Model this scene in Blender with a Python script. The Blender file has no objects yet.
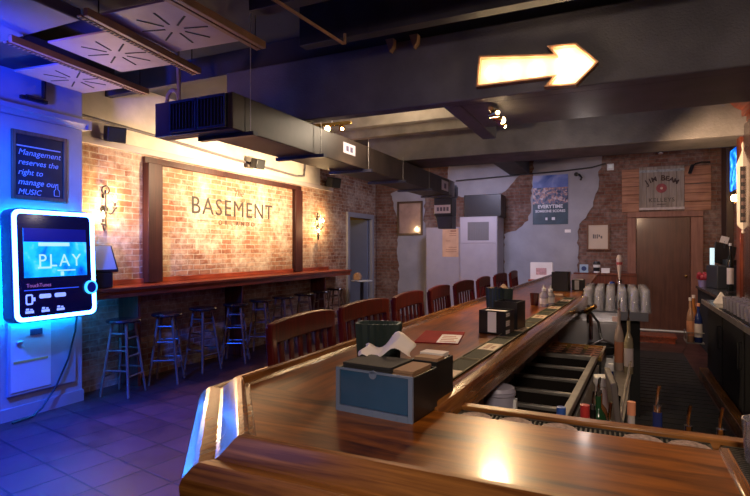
import bpy, bmesh, math, random
from mathutils import Vector, Matrix
random.seed(7)
PI = math.pi
R = math.radians

# ------------------------------------------------------------------ camera
scn = bpy.context.scene
col = scn.collection
cam_d = bpy.data.cameras.new('camera')
cam = bpy.data.objects.new('camera', cam_d)
col.objects.link(cam)
cam.location = (0, 0, 1.5)
cam.rotation_euler = (R(90), 0, R(25))
cam_d.sensor_width = 36.0
cam_d.lens = 520 / 750 * 36.0
cam_d.clip_start = 0.02
scn.camera = cam

# ------------------------------------------------------------------ world, view
w = bpy.data.worlds.new('world')
scn.world = w
w.use_nodes = True
w.node_tree.nodes['Background'].inputs[0].default_value = (0.3, 0.35, 0.6, 1)
w.node_tree.nodes['Background'].inputs[1].default_value = 0.02
scn.view_settings.view_transform = 'Standard'
scn.view_settings.look = 'None'
scn.view_settings.gamma = 1
scn.view_settings.use_curve_mapping = False
scn.view_settings.exposure = 0.0


def lamp(name, kind, loc, energy, color, size=0.1, aim=None, spot=60, blend=0.6, sy=None):
    d = bpy.data.lights.new(name, kind)
    d.energy = energy
    d.color = color
    if kind == 'AREA':
        d.size = size
        if sy:
            d.shape = 'RECTANGLE'
            d.size_y = sy
    else:
        d.shadow_soft_size = size
    if kind == 'SPOT':
        d.spot_size = R(spot)
        d.spot_blend = blend
    o = bpy.data.objects.new(name, d)
    col.objects.link(o)
    o.location = loc
    if aim is not None:
        v = Vector(aim) - Vector(loc)
        o.rotation_euler = v.to_track_quat('-Z', 'Y').to_euler()
    return o


WARM = (1.0, 0.62, 0.30)
NEUT = (1.0, 0.80, 0.62)
COOL = (0.72, 0.70, 1.0)
# fill lights added overhead and behind the camera, no known fixtures
lamp('ceiling_light_rear', 'SPOT', (0.3, -1.6, 2.9), 210, (1.0, 0.78, 0.60), 0.35, (0.3, 3.0, 1.5), 70, 0.8)
lamp('ceiling_light_rear', 'AREA', (0.4, -0.8, 3.0), 9, (1.0, 0.80, 0.68), 0.8)
lamp('ceiling_light_side', 'AREA', (-1.9, 0.6, 3.0), 5, (0.75, 0.45, 1.0), 0.8, (-3.0, 4.2, 0))
# blue LED above the pier; last blue spot is added to boost the pier's blue
lamp('blue_club_light', 'SPOT', (-3.9, 1.1, 2.3), 750, (0.005, 0.035, 1.0), 0.12, (-4.35, 1.95, 3.3), 95, 0.9)
lamp('pink_club_light', 'SPOT', (-3.4, 1.1, 2.1), 55, (1.0, 0.50, 0.70), 0.15, (-3.6, 3.1, 2.98), 50, 0.9)  # added out of view to tint the diffusers pink from below
lamp('blue_club_light', 'SPOT', (-4.3, 1.6, 2.3), 2600, (0.012, 0.03, 1.0), 0.10, (-3.3, 2.5, 0.0), 80, 0.9)
lamp('blue_club_light', 'SPOT', (-3.5, 1.5, 2.75), 900, (0.005, 0.09, 1.0), 0.10, (-4.78, 2.95, 1.3), 75, 0.9)  # extra spot, added only to deepen the blue on the pier
# wall washers behind the duct, on the lettered brick
for yy, e in ((3.95, 25), (4.9, 290), (5.9, 500), (7.1, 340)):
    lamp('wall_washer', 'SPOT', (-3.65, yy, 2.50), e, (1.0, 0.73, 0.44), 0.05, (-5.0, yy, 2.25), 100, 0.9)
# fill lights added at the far end to give the far wall ambient light
lamp('far_ceiling_light', 'AREA', (-2.2, 8.4, 3.1), 62, (0.74, 0.70, 1.0), 0.7, (-2.2, 10.2, 1.2))
lamp('far_ceiling_light', 'AREA', (0.2, 8.2, 3.1), 30, (1.0, 0.80, 0.76), 0.6, (0.3, 10.0, 1.2))
# track lights and bar spots, plus added fill lights for bays, well, back bar
lamp('bar_spot', 'SPOT', (-0.87, 4.08, 2.48), 120, (1.0, 0.66, 0.34), 0.09, (-0.6, 2.3, 1.0), 120, 0.8)
lamp('bar_spot', 'SPOT', (-2.2, 4.3, 2.60), 120, (1.0, 0.70, 0.40), 0.05, (-1.4, 4.6, 0.9), 130, 0.8)
lamp('bay_light', 'POINT', (-0.3, 5.55, 2.50), 5, (1.0, 0.84, 0.76), 0.05)  # added point to brighten the plaster beam, no fixture here
lamp('bay_light', 'POINT', (-1.9, 4.45, 2.66), 24, (1.0, 0.80, 0.58), 0.05)  # added point to brighten the joist bay near the first track light
lamp('well_lamp', 'SPOT', (-0.1, 4.3, 2.55), 55, NEUT, 0.06, (-0.12, 4.95, 0.9), 44, 0.6)  # added to brighten the sink and glasses, no fixture
lamp('bar_spot', 'SPOT', (0.35, 2.4, 2.9), 45, (1.0, 0.56, 0.24), 0.08, (0.0, 1.0, 1.07), 52, 0.8)
lamp('back_bar_lamp', 'SPOT', (0.45, 5.3, 2.3), 110, (1.0, 0.66, 0.4), 0.06, (1.15, 6.4, 2.1), 100, 0.8)  # added to light the red cabinet and cornice


# ------------------------------------------------------------------ materials
MATS = {}


def mat(name, c, rough=0.5, metal=0.0, var=0.0, vscale=6.0, bump=0.0, bscale=60.0, coat=0.0,
        emit=None, estr=0.0, alpha=None, spec=None):
    if name in MATS:
        return MATS[name]
    m = bpy.data.materials.new(name)
    m.use_nodes = True
    nt = m.node_tree
    b = nt.nodes['Principled BSDF']
    b.inputs['Base Color'].default_value = (*c, 1)
    b.inputs['Roughness'].default_value = rough
    b.inputs['Metallic'].default_value = metal
    if coat:
        b.inputs['Coat Weight'].default_value = coat
        b.inputs['Coat Roughness'].default_value = 0.08
    if spec is not None:
        b.inputs['Specular IOR Level'].default_value = spec
    tc = nt.nodes.new('ShaderNodeTexCoord')
    n = nt.nodes.new('ShaderNodeTexNoise')
    n.inputs['Scale'].default_value = vscale
    n.inputs['Detail'].default_value = 5
    nt.links.new(tc.outputs['Object'], n.inputs['Vector'])
    r = nt.nodes.new('ShaderNodeValToRGB')
    k = max(var, 0.03)
    r.color_ramp.elements[0].position = 0.3
    r.color_ramp.elements[1].position = 0.7
    r.color_ramp.elements[0].color = (*[x * (1 - k) for x in c], 1)
    r.color_ramp.elements[1].color = (*[min(1, x * (1 + k)) for x in c], 1)
    nt.links.new(n.outputs['Fac'], r.inputs['Fac'])
    nt.links.new(r.outputs['Color'], b.inputs['Base Color'])
    if bump:
        n2 = nt.nodes.new('ShaderNodeTexNoise')
        n2.inputs['Scale'].default_value = bscale
        n2.inputs['Detail'].default_value = 4
        nt.links.new(tc.outputs['Object'], n2.inputs['Vector'])
        bp = nt.nodes.new('ShaderNodeBump')
        bp.inputs['Strength'].default_value = bump
        bp.inputs['Distance'].default_value = 0.01
        nt.links.new(n2.outputs['Fac'], bp.inputs['Height'])
        nt.links.new(bp.outputs['Normal'], b.inputs['Normal'])
    if emit:
        b.inputs['Emission Color'].default_value = (*emit, 1)
        b.inputs['Emission Strength'].default_value = estr
    MATS[name] = m
    return m


def wood(name, c1, c2, axis='Y', rough=0.3, coat=0.0, stretch=14.0, scale=2.2, bump=0.05, spec=0.35):
    m = bpy.data.materials.new(name)
    m.use_nodes = True
    nt = m.node_tree
    b = nt.nodes['Principled BSDF']
    b.inputs['Roughness'].default_value = rough
    b.inputs['Specular IOR Level'].default_value = spec
    if coat:
        b.inputs['Coat Weight'].default_value = coat
        b.inputs['Coat Roughness'].default_value = 0.12
    tc = nt.nodes.new('ShaderNodeTexCoord')
    mp = nt.nodes.new('ShaderNodeMapping')
    s = [scale * stretch] * 3
    s['XYZ'.index(axis)] = scale
    mp.inputs['Scale'].default_value = s
    nt.links.new(tc.outputs['Object'], mp.inputs['Vector'])
    n = nt.nodes.new('ShaderNodeTexNoise')
    n.inputs['Scale'].default_value = 1.0
    n.inputs['Detail'].default_value = 7
    n.inputs['Roughness'].default_value = 0.62
    n.inputs['Distortion'].default_value = 0.6
    nt.links.new(mp.outputs['Vector'], n.inputs['Vector'])
    n3 = nt.nodes.new('ShaderNodeTexNoise')
    n3.inputs['Scale'].default_value = 3.5
    n3.inputs['Detail'].default_value = 3
    nt.links.new(tc.outputs['Object'], n3.inputs['Vector'])
    mx = nt.nodes.new('ShaderNodeMath')
    mx.operation = 'MULTIPLY_ADD'
    mx.inputs[1].default_value = 0.45
    nt.links.new(n3.outputs['Fac'], mx.inputs[0])
    nt.links.new(n.outputs['Fac'], mx.inputs[2])
    r = nt.nodes.new('ShaderNodeValToRGB')
    r.color_ramp.elements[0].position = 0.55
    r.color_ramp.elements[1].position = 0.95
    r.color_ramp.elements[0].color = (*c1, 1)
    r.color_ramp.elements[1].color = (*c2, 1)
    nt.links.new(mx.outputs[0], r.inputs['Fac'])
    nt.links.new(r.outputs['Color'], b.inputs['Base Color'])
    if bump:
        bp = nt.nodes.new('ShaderNodeBump')
        bp.inputs['Strength'].default_value = bump
        bp.inputs['Distance'].default_value = 0.003
        nt.links.new(n.outputs['Fac'], bp.inputs['Height'])
        nt.links.new(bp.outputs['Normal'], b.inputs['Normal'])
    MATS[name] = m
    return m


def brick(name, axes, c1, c2, mortar, bw=0.21, bh=0.068, wash=0.0, washc=(0.55, 0.48, 0.42), dark=None):
    """axes: which object axes run along and up the wall"""
    m = bpy.data.materials.new(name)
    m.use_nodes = True
    nt = m.node_tree
    b = nt.nodes['Principled BSDF']
    b.inputs['Roughness'].default_value = 0.85
    b.inputs['Specular IOR Level'].default_value = 0.2
    tc = nt.nodes.new('ShaderNodeTexCoord')
    sx = nt.nodes.new('ShaderNodeSeparateXYZ')
    cb = nt.nodes.new('ShaderNodeCombineXYZ')
    nt.links.new(tc.outputs['Object'], sx.inputs[0])
    nt.links.new(sx.outputs[axes[0]], cb.inputs['X'])
    nt.links.new(sx.outputs[axes[1]], cb.inputs['Y'])
    nz = nt.nodes.new('ShaderNodeTexNoise')
    nz.inputs['Scale'].default_value = 9
    nt.links.new(cb.outputs[0], nz.inputs['Vector'])
    vm = nt.nodes.new('ShaderNodeVectorMath')
    vm.operation = 'MULTIPLY_ADD'
    vm.inputs[1].default_value = (0.018, 0.018, 0)
    nt.links.new(nz.outputs['Color'], vm.inputs[0])
    nt.links.new(cb.outputs[0], vm.inputs[2])
    t = nt.nodes.new('ShaderNodeTexBrick')
    t.inputs['Scale'].default_value = 1
    t.inputs['Brick Width'].default_value = bw
    t.inputs['Row Height'].default_value = bh
    t.inputs['Mortar Size'].default_value = 0.007
    t.inputs['Mortar Smooth'].default_value = 0.3
    t.inputs['Color1'].default_value = (*c1, 1)
    t.inputs['Color2'].default_value = (*c2, 1)
    t.inputs['Mortar'].default_value = (*mortar, 1)
    nt.links.new(vm.outputs[0], t.inputs['Vector'])
    n2 = nt.nodes.new('ShaderNodeTexNoise')
    n2.inputs['Scale'].default_value = 2.2
    n2.inputs['Detail'].default_value = 8
    n2.inputs['Roughness'].default_value = 0.7
    nt.links.new(cb.outputs[0], n2.inputs['Vector'])
    rp = nt.nodes.new('ShaderNodeValToRGB')
    rp.color_ramp.elements[0].position = 0.45
    rp.color_ramp.elements[1].position = 0.68
    rp.color_ramp.elements[0].color = (0, 0, 0, 1)
    rp.color_ramp.elements[1].color = (wash, wash, wash, 1)
    nt.links.new(n2.outputs['Fac'], rp.inputs['Fac'])
    mx = nt.nodes.new('ShaderNodeMixRGB')
    mx.inputs['Color2'].default_value = (*washc, 1)
    nt.links.new(rp.outputs['Color'], mx.inputs['Fac'])
    nt.links.new(t.outputs['Color'], mx.inputs['Color1'])
    n4 = nt.nodes.new('ShaderNodeTexNoise')
    n4.inputs['Scale'].default_value = 14
    n4.inputs['Detail'].default_value = 6
    nt.links.new(cb.outputs[0], n4.inputs['Vector'])
    mu = nt.nodes.new('ShaderNodeMixRGB')
    mu.blend_type = 'MULTIPLY'
    mu.inputs['Fac'].default_value = 0.7
    r4 = nt.nodes.new('ShaderNodeValToRGB')
    r4.color_ramp.elements[0].position = 0.25
    r4.color_ramp.elements[1].position = 0.7
    r4.color_ramp.elements[0].color = (0.35, 0.3, 0.3, 1)
    r4.color_ramp.elements[1].color = (1, 1, 1, 1)
    nt.links.new(n4.outputs['Fac'], r4.inputs['Fac'])
    nt.links.new(mx.outputs[0], mu.inputs['Color1'])
    nt.links.new(r4.outputs['Color'], mu.inputs['Color2'])
    nt.links.new(mu.outputs[0], b.inputs['Base Color'])
    bp = nt.nodes.new('ShaderNodeBump')
    bp.inputs['Strength'].default_value = 0.6
    bp.inputs['Distance'].default_value = 0.012
    ad = nt.nodes.new('ShaderNodeMath')
    ad.operation = 'MULTIPLY_ADD'
    ad.inputs[1].default_value = -0.6
    nt.links.new(t.outputs['Fac'], ad.inputs[0])
    nt.links.new(n4.outputs['Fac'], ad.inputs[2])
    nt.links.new(ad.outputs[0], bp.inputs['Height'])
    nt.links.new(bp.outputs['Normal'], b.inputs['Normal'])
    MATS[name] = m
    return m


def tiles(name):
    m = bpy.data.materials.new(name)
    m.use_nodes = True
    nt = m.node_tree
    b = nt.nodes['Principled BSDF']
    tc = nt.nodes.new('ShaderNodeTexCoord')
    mp = nt.nodes.new('ShaderNodeMapping')
    mp.inputs['Rotation'].default_value = (0, 0, R(10))
    nt.links.new(tc.outputs['Object'], mp.inputs['Vector'])
    t = nt.nodes.new('ShaderNodeTexBrick')
    t.offset = 0.0
    t.inputs['Scale'].default_value = 1
    t.inputs['Brick Width'].default_value = 0.33
    t.inputs['Row Height'].default_value = 0.33
    t.inputs['Mortar Size'].default_value = 0.008
    t.inputs['Mortar Smooth'].default_value = 0.2
    t.inputs['Color1'].default_value = (0.075, 0.026, 0.022, 1)
    t.inputs['Color2'].default_value = (0.115, 0.045, 0.036, 1)
    t.inputs['Mortar'].default_value = (0.012, 0.010, 0.012, 1)
    b.inputs['Specular IOR Level'].default_value = 0.3
    nt.links.new(mp.outputs['Vector'], t.inputs['Vector'])
    n = nt.nodes.new('ShaderNodeTexNoise')
    n.inputs['Scale'].default_value = 5
    n.inputs['Detail'].default_value = 6
    nt.links.new(tc.outputs['Object'], n.inputs['Vector'])
    mu = nt.nodes.new('ShaderNodeMixRGB')
    mu.blend_type = 'MULTIPLY'
    mu.inputs['Fac'].default_value = 0.6
    nt.links.new(t.outputs['Color'], mu.inputs['Color1'])
    nt.links.new(n.outputs['Fac'], mu.inputs['Color2'])
    nt.links.new(mu.outputs[0], b.inputs['Base Color'])
    rr = nt.nodes.new('ShaderNodeMapRange')
    rr.inputs['To Min'].default_value = 0.25
    rr.inputs['To Max'].default_value = 0.55
    nt.links.new(n.outputs['Fac'], rr.inputs['Value'])
    nt.links.new(rr.outputs[0], b.inputs['Roughness'])
    bp = nt.nodes.new('ShaderNodeBump')
    bp.inputs['Strength'].default_value = 0.5
    bp.inputs['Distance'].default_value = 0.006
    bp.invert = True
    nt.links.new(t.outputs['Fac'], bp.inputs['Height'])
    nt.links.new(bp.outputs['Normal'], b.inputs['Normal'])
    MATS[name] = m
    return m


def glassy(name, tint=(1, 1, 1), gloss=0.16, body=0.08, bodyc=(0.7, 0.7, 0.8)):
    m = bpy.data.materials.new(name)
    m.use_nodes = True
    nt = m.node_tree
    out = nt.nodes['Material Output']
    nt.nodes.remove(nt.nodes['Principled BSDF'])
    tr = nt.nodes.new('ShaderNodeBsdfTransparent')
    tr.inputs[0].default_value = (*tint, 1)
    gl = nt.nodes.new('ShaderNodeBsdfGlossy')
    gl.inputs['Roughness'].default_value = 0.05
    df = nt.nodes.new('ShaderNodeBsdfDiffuse')
    df.inputs[0].default_value = (*bodyc, 1)
    fr = nt.nodes.new('ShaderNodeLayerWeight')
    fr.inputs['Blend'].default_value = 0.35
    mr = nt.nodes.new('ShaderNodeMath')
    mr.operation = 'MULTIPLY_ADD'
    mr.inputs[1].default_value = 0.7
    mr.inputs[2].default_value = gloss * 0.4
    nt.links.new(fr.outputs['Fresnel'], mr.inputs[0])
    m1 = nt.nodes.new('ShaderNodeMixShader')
    m1.inputs[0].default_value = body
    nt.links.new(tr.outputs[0], m1.inputs[1])
    nt.links.new(df.outputs[0], m1.inputs[2])
    m2 = nt.nodes.new('ShaderNodeMixShader')
    nt.links.new(mr.outputs[0], m2.inputs[0])
    nt.links.new(m1.outputs[0], m2.inputs[1])
    nt.links.new(gl.outputs[0], m2.inputs[2])
    nt.links.new(m2.outputs[0], out.inputs['Surface'])
    MATS[name] = m
    return m


def glow(name, c, s):
    m = bpy.data.materials.new(name)
    m.use_nodes = True
    nt = m.node_tree
    b = nt.nodes['Principled BSDF']
    b.inputs['Base Color'].default_value = (*[min(1, x) * 0.5 for x in c], 1)
    b.inputs['Emission Color'].default_value = (*c, 1)
    b.inputs['Emission Strength'].default_value = s
    MATS[name] = m
    return m


def picture(name, ramp, scale=5, distort=1.0, emit=0.0, rough=0.4, stretch=(1, 1, 1)):
    m = bpy.data.materials.new(name)
    m.use_nodes = True
    nt = m.node_tree
    b = nt.nodes['Principled BSDF']
    b.inputs['Roughness'].default_value = rough
    tc = nt.nodes.new('ShaderNodeTexCoord')
    mp = nt.nodes.new('ShaderNodeMapping')
    mp.inputs['Scale'].default_value = stretch
    nt.links.new(tc.outputs['Object'], mp.inputs['Vector'])
    n = nt.nodes.new('ShaderNodeTexNoise')
    n.inputs['Scale'].default_value = scale
    n.inputs['Detail'].default_value = 4
    n.inputs['Distortion'].default_value = distort
    nt.links.new(mp.outputs['Vector'], n.inputs['Vector'])
    r = nt.nodes.new('ShaderNodeValToRGB')
    while len(r.color_ramp.elements) < len(ramp):
        r.color_ramp.elements.new(0.5)
    for e, (p, c) in zip(r.color_ramp.elements, ramp):
        e.position = p
        e.color = (*c, 1)
    nt.links.new(n.outputs['Fac'], r.inputs['Fac'])
    nt.links.new(r.outputs['Color'], b.inputs['Base Color'])
    if emit:
        nt.links.new(r.outputs['Color'], b.inputs['Emission Color'])
        b.inputs['Emission Strength'].default_value = emit
    MATS[name] = m
    return m


# palette
bar_x = wood('bar wood across', (0.045, 0.010, 0.0015), (0.40, 0.130, 0.014), 'X', 0.30, 0.22, 9, 2.4, 0.06, 0.22)
bar_y = wood('bar wood along', (0.055, 0.012, 0.002), (0.36, 0.11, 0.012), 'Y', 0.28, 0.25, 9, 2.4, 0.06, 0.22)
rail_x = wood('rail wood across', (0.11, 0.036, 0.008), (0.40, 0.17, 0.04), 'X', 0.34, 0.2, 22, 2.6, 0.06)
rail_y = wood('rail wood along', (0.11, 0.036, 0.008), (0.38, 0.16, 0.04), 'Y', 0.2, 0.5, 22, 2.6, 0.04)
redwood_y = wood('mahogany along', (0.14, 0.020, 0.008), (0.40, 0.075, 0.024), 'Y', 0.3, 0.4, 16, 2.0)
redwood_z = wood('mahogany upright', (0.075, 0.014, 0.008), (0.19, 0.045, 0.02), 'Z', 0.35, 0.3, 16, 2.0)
frame_dark = wood('dark frame wood', (0.022, 0.005, 0.004), (0.055, 0.013, 0.008), 'Z', 0.45, 0.1, 16, 2.0)
chairwood = wood('chair mahogany', (0.045, 0.004, 0.005), (0.115, 0.010, 0.009), 'Z', 0.42, 0.06, 10, 3.0, 0.02, 0.10)
stoolwood = wood('stool wood', (0.13, 0.07, 0.045), (0.30, 0.18, 0.12), 'Z', 0.3, 0.4, 10, 3.0, 0.02)
doorwood = wood('door wood', (0.068, 0.024, 0.016), (0.115, 0.043, 0.027), 'Z', 0.35, 0.25, 18, 1.6)
frame_wood = wood('door frame wood', (0.16, 0.065, 0.045), (0.26, 0.12, 0.085), 'Z', 0.55, 0, 14, 2.0)
plank_wood = wood('sign plank wood', (0.20, 0.085, 0.05), (0.40, 0.20, 0.12), 'X', 0.65, 0, 14, 2.0)
stave_wood = wood('grey stave wood', (0.16, 0.13, 0.11), (0.29, 0.245, 0.215), 'Z', 0.75, 0, 14, 2.2)
beamp = mat('beam paint', (0.13, 0.125, 0.135), 0.62, var=0.25, vscale=3, bump=0.5, bscale=70)
beamp2 = mat('grey beam plaster', (0.18, 0.165, 0.155), 0.7, var=0.25, vscale=4, bump=0.5, bscale=40)
joistp = mat('joist paint', (0.035, 0.033, 0.036), 0.6, var=0.3, vscale=5)
joistw = mat('pale joist wood', (0.26, 0.22, 0.17), 0.7, var=0.3, vscale=5)
ceilp = mat('ceiling black', (0.035, 0.035, 0.042), 0.75, var=0.3, vscale=2)
ductp = mat('duct paint', (0.052, 0.036, 0.030), 0.5, var=0.3, vscale=5)
ductb = mat('duct flange', (0.03, 0.03, 0.05), 0.4)
ductv = mat('vent grey', (0.025, 0.035, 0.05), 0.4)
black = mat('black plastic', (0.012, 0.012, 0.014), 0.35, var=0.2)
blackm = mat('matte black', (0.01, 0.01, 0.011), 0.8)
rubber = mat('black rubber', (0.014, 0.014, 0.015), 0.6, bump=0.3, bscale=200)
iron = mat('wrought iron', (0.025, 0.022, 0.02), 0.45, metal=0.7)
steel = mat('stainless', (0.60, 0.60, 0.66), 0.34, metal=0.92, var=0.12, vscale=4)
steel_d = mat('worn stainless', (0.33, 0.31, 0.29), 0.42, metal=0.7, var=0.25, vscale=8)
chrome = mat('chrome', (0.7, 0.7, 0.72), 0.12, metal=1.0)
brass = mat('brass', (0.62, 0.40, 0.13), 0.25, metal=1.0)
plaster = mat('grey plaster', (0.29, 0.285, 0.325), 0.85, var=0.14, vscale=2.5, bump=0.3, bscale=18)
cream = mat('cream plaster', (0.56, 0.47, 0.38), 0.85, var=0.18, vscale=3, bump=0.3, bscale=15)
pierp = mat('pier paint', (0.36, 0.35, 0.36), 0.6, var=0.1, vscale=4, bump=0.15, bscale=14)
white = mat('white plastic', (0.72, 0.72, 0.72), 0.4)
paper = mat('white paper', (0.74, 0.70, 0.68), 0.8, var=0.05)
tan = mat('tan paper', (0.52, 0.31, 0.19), 0.75, var=0.14)
napk = mat('brown napkin', (0.30, 0.18, 0.105), 0.8, var=0.2)
red = mat('dark red paper', (0.22, 0.008, 0.012), 0.8, var=0.2, spec=0.08)
acgrey = mat('grey enamel', (0.30, 0.275, 0.32), 0.5, var=0.06)
mgreen = mat('mat rubber green', (0.022, 0.024, 0.014), 0.75, bump=0.3, bscale=300, spec=0.2)
creaml = mat('cream print', (0.47, 0.35, 0.24), 0.6, var=0.3, vscale=40)
paint_t = mat('sign paint', (0.022, 0.014, 0.010), 0.7, var=0.3, vscale=40)
paint_f = mat('faded sign paint', (0.06, 0.036, 0.022), 0.8, var=0.4, vscale=30)
stone = mat('pale coaster stone', (0.27, 0.20, 0.19), 0.8, var=0.5, vscale=90)
glass = glassy('clear glass', (1, 1, 1), 0.2, 0.22, (0.88, 0.86, 0.94))
neon = glow('jukebox neon', (0.05, 0.22, 1.0), 30.0)
backled = glow('jukebox back light', (0.0, 0.26, 1.0), 170.0)
cyan = glow('cyan light', (0.02, 0.55, 0.9), 1.1)
whiteg = glow('white screen light', (0.5, 0.85, 1.0), 0.95)
ringg = glow('ring light', (0.05, 0.45, 1.0), 2.0)
bulbg = glow('warm bulb', (1.0, 0.62, 0.25), 45.0)
bulbs = glow('marquee bulb', (1.0, 0.80, 0.52), 26.0)
spotg = glow('spot lamp', (1.0, 0.72, 0.40), 40.0)
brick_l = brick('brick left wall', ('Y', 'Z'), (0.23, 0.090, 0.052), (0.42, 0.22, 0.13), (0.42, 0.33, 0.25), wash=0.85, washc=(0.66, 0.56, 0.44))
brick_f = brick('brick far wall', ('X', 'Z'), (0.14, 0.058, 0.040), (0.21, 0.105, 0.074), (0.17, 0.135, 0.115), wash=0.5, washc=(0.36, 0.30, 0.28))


# ------------------------------------------------------------------ mesh helpers
class MB:
    def __init__(s):
        s.b = bmesh.new()

    def box(s, x0, x1, y0, y1, z0, z1, M=None):
        ret = bmesh.ops.create_cube(s.b, size=1)
        vs = ret['verts']
        T = Matrix.Translation(((x0 + x1) / 2, (y0 + y1) / 2, (z0 + z1) / 2)) @ Matrix.Diagonal((abs(x1 - x0), abs(y1 - y0), abs(z1 - z0), 1))
        bmesh.ops.transform(s.b, matrix=(M @ T) if M else T, verts=vs)
        return s

    def cyl(s, p, q, r, r2=None, n=16, cap=True):
        p, q = Vector(p), Vector(q)
        d = q - p
        L = d.length
        T = Matrix.Translation((p + q) / 2) @ d.to_track_quat('Z', 'Y').to_matrix().to_4x4()
        bmesh.ops.create_cone(s.b, cap_ends=cap, segments=n, radius1=r, radius2=r if r2 is None else r2, depth=L, matrix=T)
        return s

    def sph(s, c, r, n=12, sc=(1, 1, 1)):
        T = Matrix.Translation(c) @ Matrix.Diagonal((*sc, 1))
        bmesh.ops.create_uvsphere(s.b, u_segments=n, v_segments=max(6, n // 2 + 2), radius=r, matrix=T)
        return s

    def lathe(s, prof, c=(0, 0, 0), n=24, M=None):
        rings = []
        for (r, z) in prof:
            if r < 1e-5:
                v = Vector((c[0], c[1], c[2] + z))
                rings.append([s.b.verts.new(M @ v if M else v)])
            else:
                rr = []
                for k in range(n):
                    a = 2 * PI * k / n
                    v = Vector((c[0] + r * math.cos(a), c[1] + r * math.sin(a), c[2] + z))
                    rr.append(s.b.verts.new(M @ v if M else v))
                rings.append(rr)
        for a, b in zip(rings, rings[1:]):
            if len(a) == 1 and len(b) == 1:
                continue
            for k in range(n):
                k2 = (k + 1) % n
                if len(a) == 1:
                    s.b.faces.new((a[0], b[k2], b[k]))
                elif len(b) == 1:
                    s.b.faces.new((a[k], a[k2], b[0]))
                else:
                    s.b.faces.new((a[k], a[k2], b[k2], b[k]))
        return s

    def prism(s, pts, h, M):
        """pts: 2D outline, extruded from 0 to h along local z, placed by M"""
        lo = [s.b.verts.new(M @ Vector((x, y, 0))) for x, y in pts]
        hi = [s.b.verts.new(M @ Vector((x, y, h))) for x, y in pts]
        n = len(pts)
        s.b.faces.new(lo[::-1])
        s.b.faces.new(hi)
        for k in range(n):
            k2 = (k + 1) % n
            s.b.faces.new((lo[k], lo[k2], hi[k2], hi[k]))
        return s

    def tube(s, pts, r, n=8):
        pts = [Vector(p) for p in pts]
        rings = []
        up = Vector((0.13, 0.21, 0.97))
        for i, p in enumerate(pts):
            a = pts[max(0, i - 1)]
            b = pts[min(len(pts) - 1, i + 1)]
            t = (b - a).normalized()
            u = t.cross(up)
            if u.length < 1e-3:
                u = t.cross(Vector((1, 0, 0)))
            u.normalize()
            v = t.cross(u).normalized()
            rings.append([s.b.verts.new(p + r * (math.cos(2 * PI * k / n) * u + math.sin(2 * PI * k / n) * v)) for k in range(n)])
        for a, b in zip(rings, rings[1:]):
            for k in range(n):
                k2 = (k + 1) % n
                s.b.faces.new((a[k], a[k2], b[k2], b[k]))
        s.b.faces.new(rings[0][::-1])
        s.b.faces.new(rings[-1])
        return s

    def sweep(s, prof, path, closed_prof=True):
        """prof: list of (t, z); path: list of (x, y, nx, ny) where n points from outer to inner (mitre scaled)"""
        rings = []
        for (x, y, nx, ny) in path:
            rings.append([s.b.verts.new((x + nx * t, y + ny * t, z)) for t, z in prof])
        n = len(prof)
        for a, b in zip(rings, rings[1:]):
            for k in range(n if closed_prof else n - 1):
                k2 = (k + 1) % n
                s.b.faces.new((a[k], a[k2], b[k2], b[k]))
        s.b.faces.new(rings[0][::-1])
        s.b.faces.new(rings[-1])
        return s

    def grid(s, f, nu, nv, thick=0.0):
        V = [[s.b.verts.new(f(i / nu, j / nv)) for j in range(nv + 1)] for i in range(nu + 1)]
        for i in range(nu):
            for j in range(nv):
                s.b.faces.new((V[i][j], V[i + 1][j], V[i + 1][j + 1], V[i][j + 1]))
        return s

    def text(s, body, size, M, depth=0.004, align='CENTER', bold=0.0, shear=0.0, space=1.0):
        cu = bpy.data.curves.new('t', 'FONT')
        cu.body = body
        cu.size = size
        cu.extrude = depth / 2
        cu.offset = bold
        cu.shear = shear
        cu.space_character = space
        cu.align_x = align
        cu.align_y = 'CENTER'
        cu.resolution_u = 3
        o = bpy.data.objects.new('t', cu)
        col.objects.link(o)
        dg = bpy.context.evaluated_depsgraph_get()
        me = bpy.data.meshes.new_from_object(o.evaluated_get(dg))
        me.transform(M)
        s.b.from_mesh(me)
        bpy.data.objects.remove(o)
        bpy.data.meshes.remove(me)
        bpy.data.curves.remove(cu)
        return s

    def mesh(s, name, smooth=True):
        bmesh.ops.recalc_face_normals(s.b, faces=s.b.faces)
        me = bpy.data.meshes.new(name)
        s.b.to_mesh(me)
        s.b.free()
        if smooth:
            me.polygons.foreach_set('use_smooth', [True] * len(me.polygons))
            me.set_sharp_from_angle(angle=R(35))
        return me


def obj(name, mb, m, parent=None, loc=None, bev=0.0, solid=0.0):
    me = mb.mesh(name)
    me.materials.append(m)
    o = bpy.data.objects.new(name, me)
    col.objects.link(o)
    if parent:
        o.parent = parent
    if loc:
        o.location = loc
    if solid:
        sm = o.modifiers.new('solid', 'SOLIDIFY')
        sm.thickness = solid
        sm.offset = 0
    if bev:
        bv = o.modifiers.new('bevel', 'BEVEL')
        bv.width = bev
        bv.segments = 2
        bv.limit_method = 'ANGLE'
    return o


def tag(o, label, cat, group=None):
    o['label'] = label
    o['category'] = cat
    if group:
        o['group'] = group
    return o


def thing(name, label, cat, loc=(0, 0, 0), rotz=0.0, group=None):
    o = bpy.data.objects.new(name, None)
    o.empty_display_size = 0.1
    col.objects.link(o)
    o.location = loc
    o.rotation_euler = (0, 0, rotz)
    return tag(o, label, cat, group)


def struct(name, mb, m, bev=0.0, parent=None):
    o = obj(name, mb, m, parent, bev=bev)
    if not parent:
        o['kind'] = 'structure'
    return o


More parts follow.
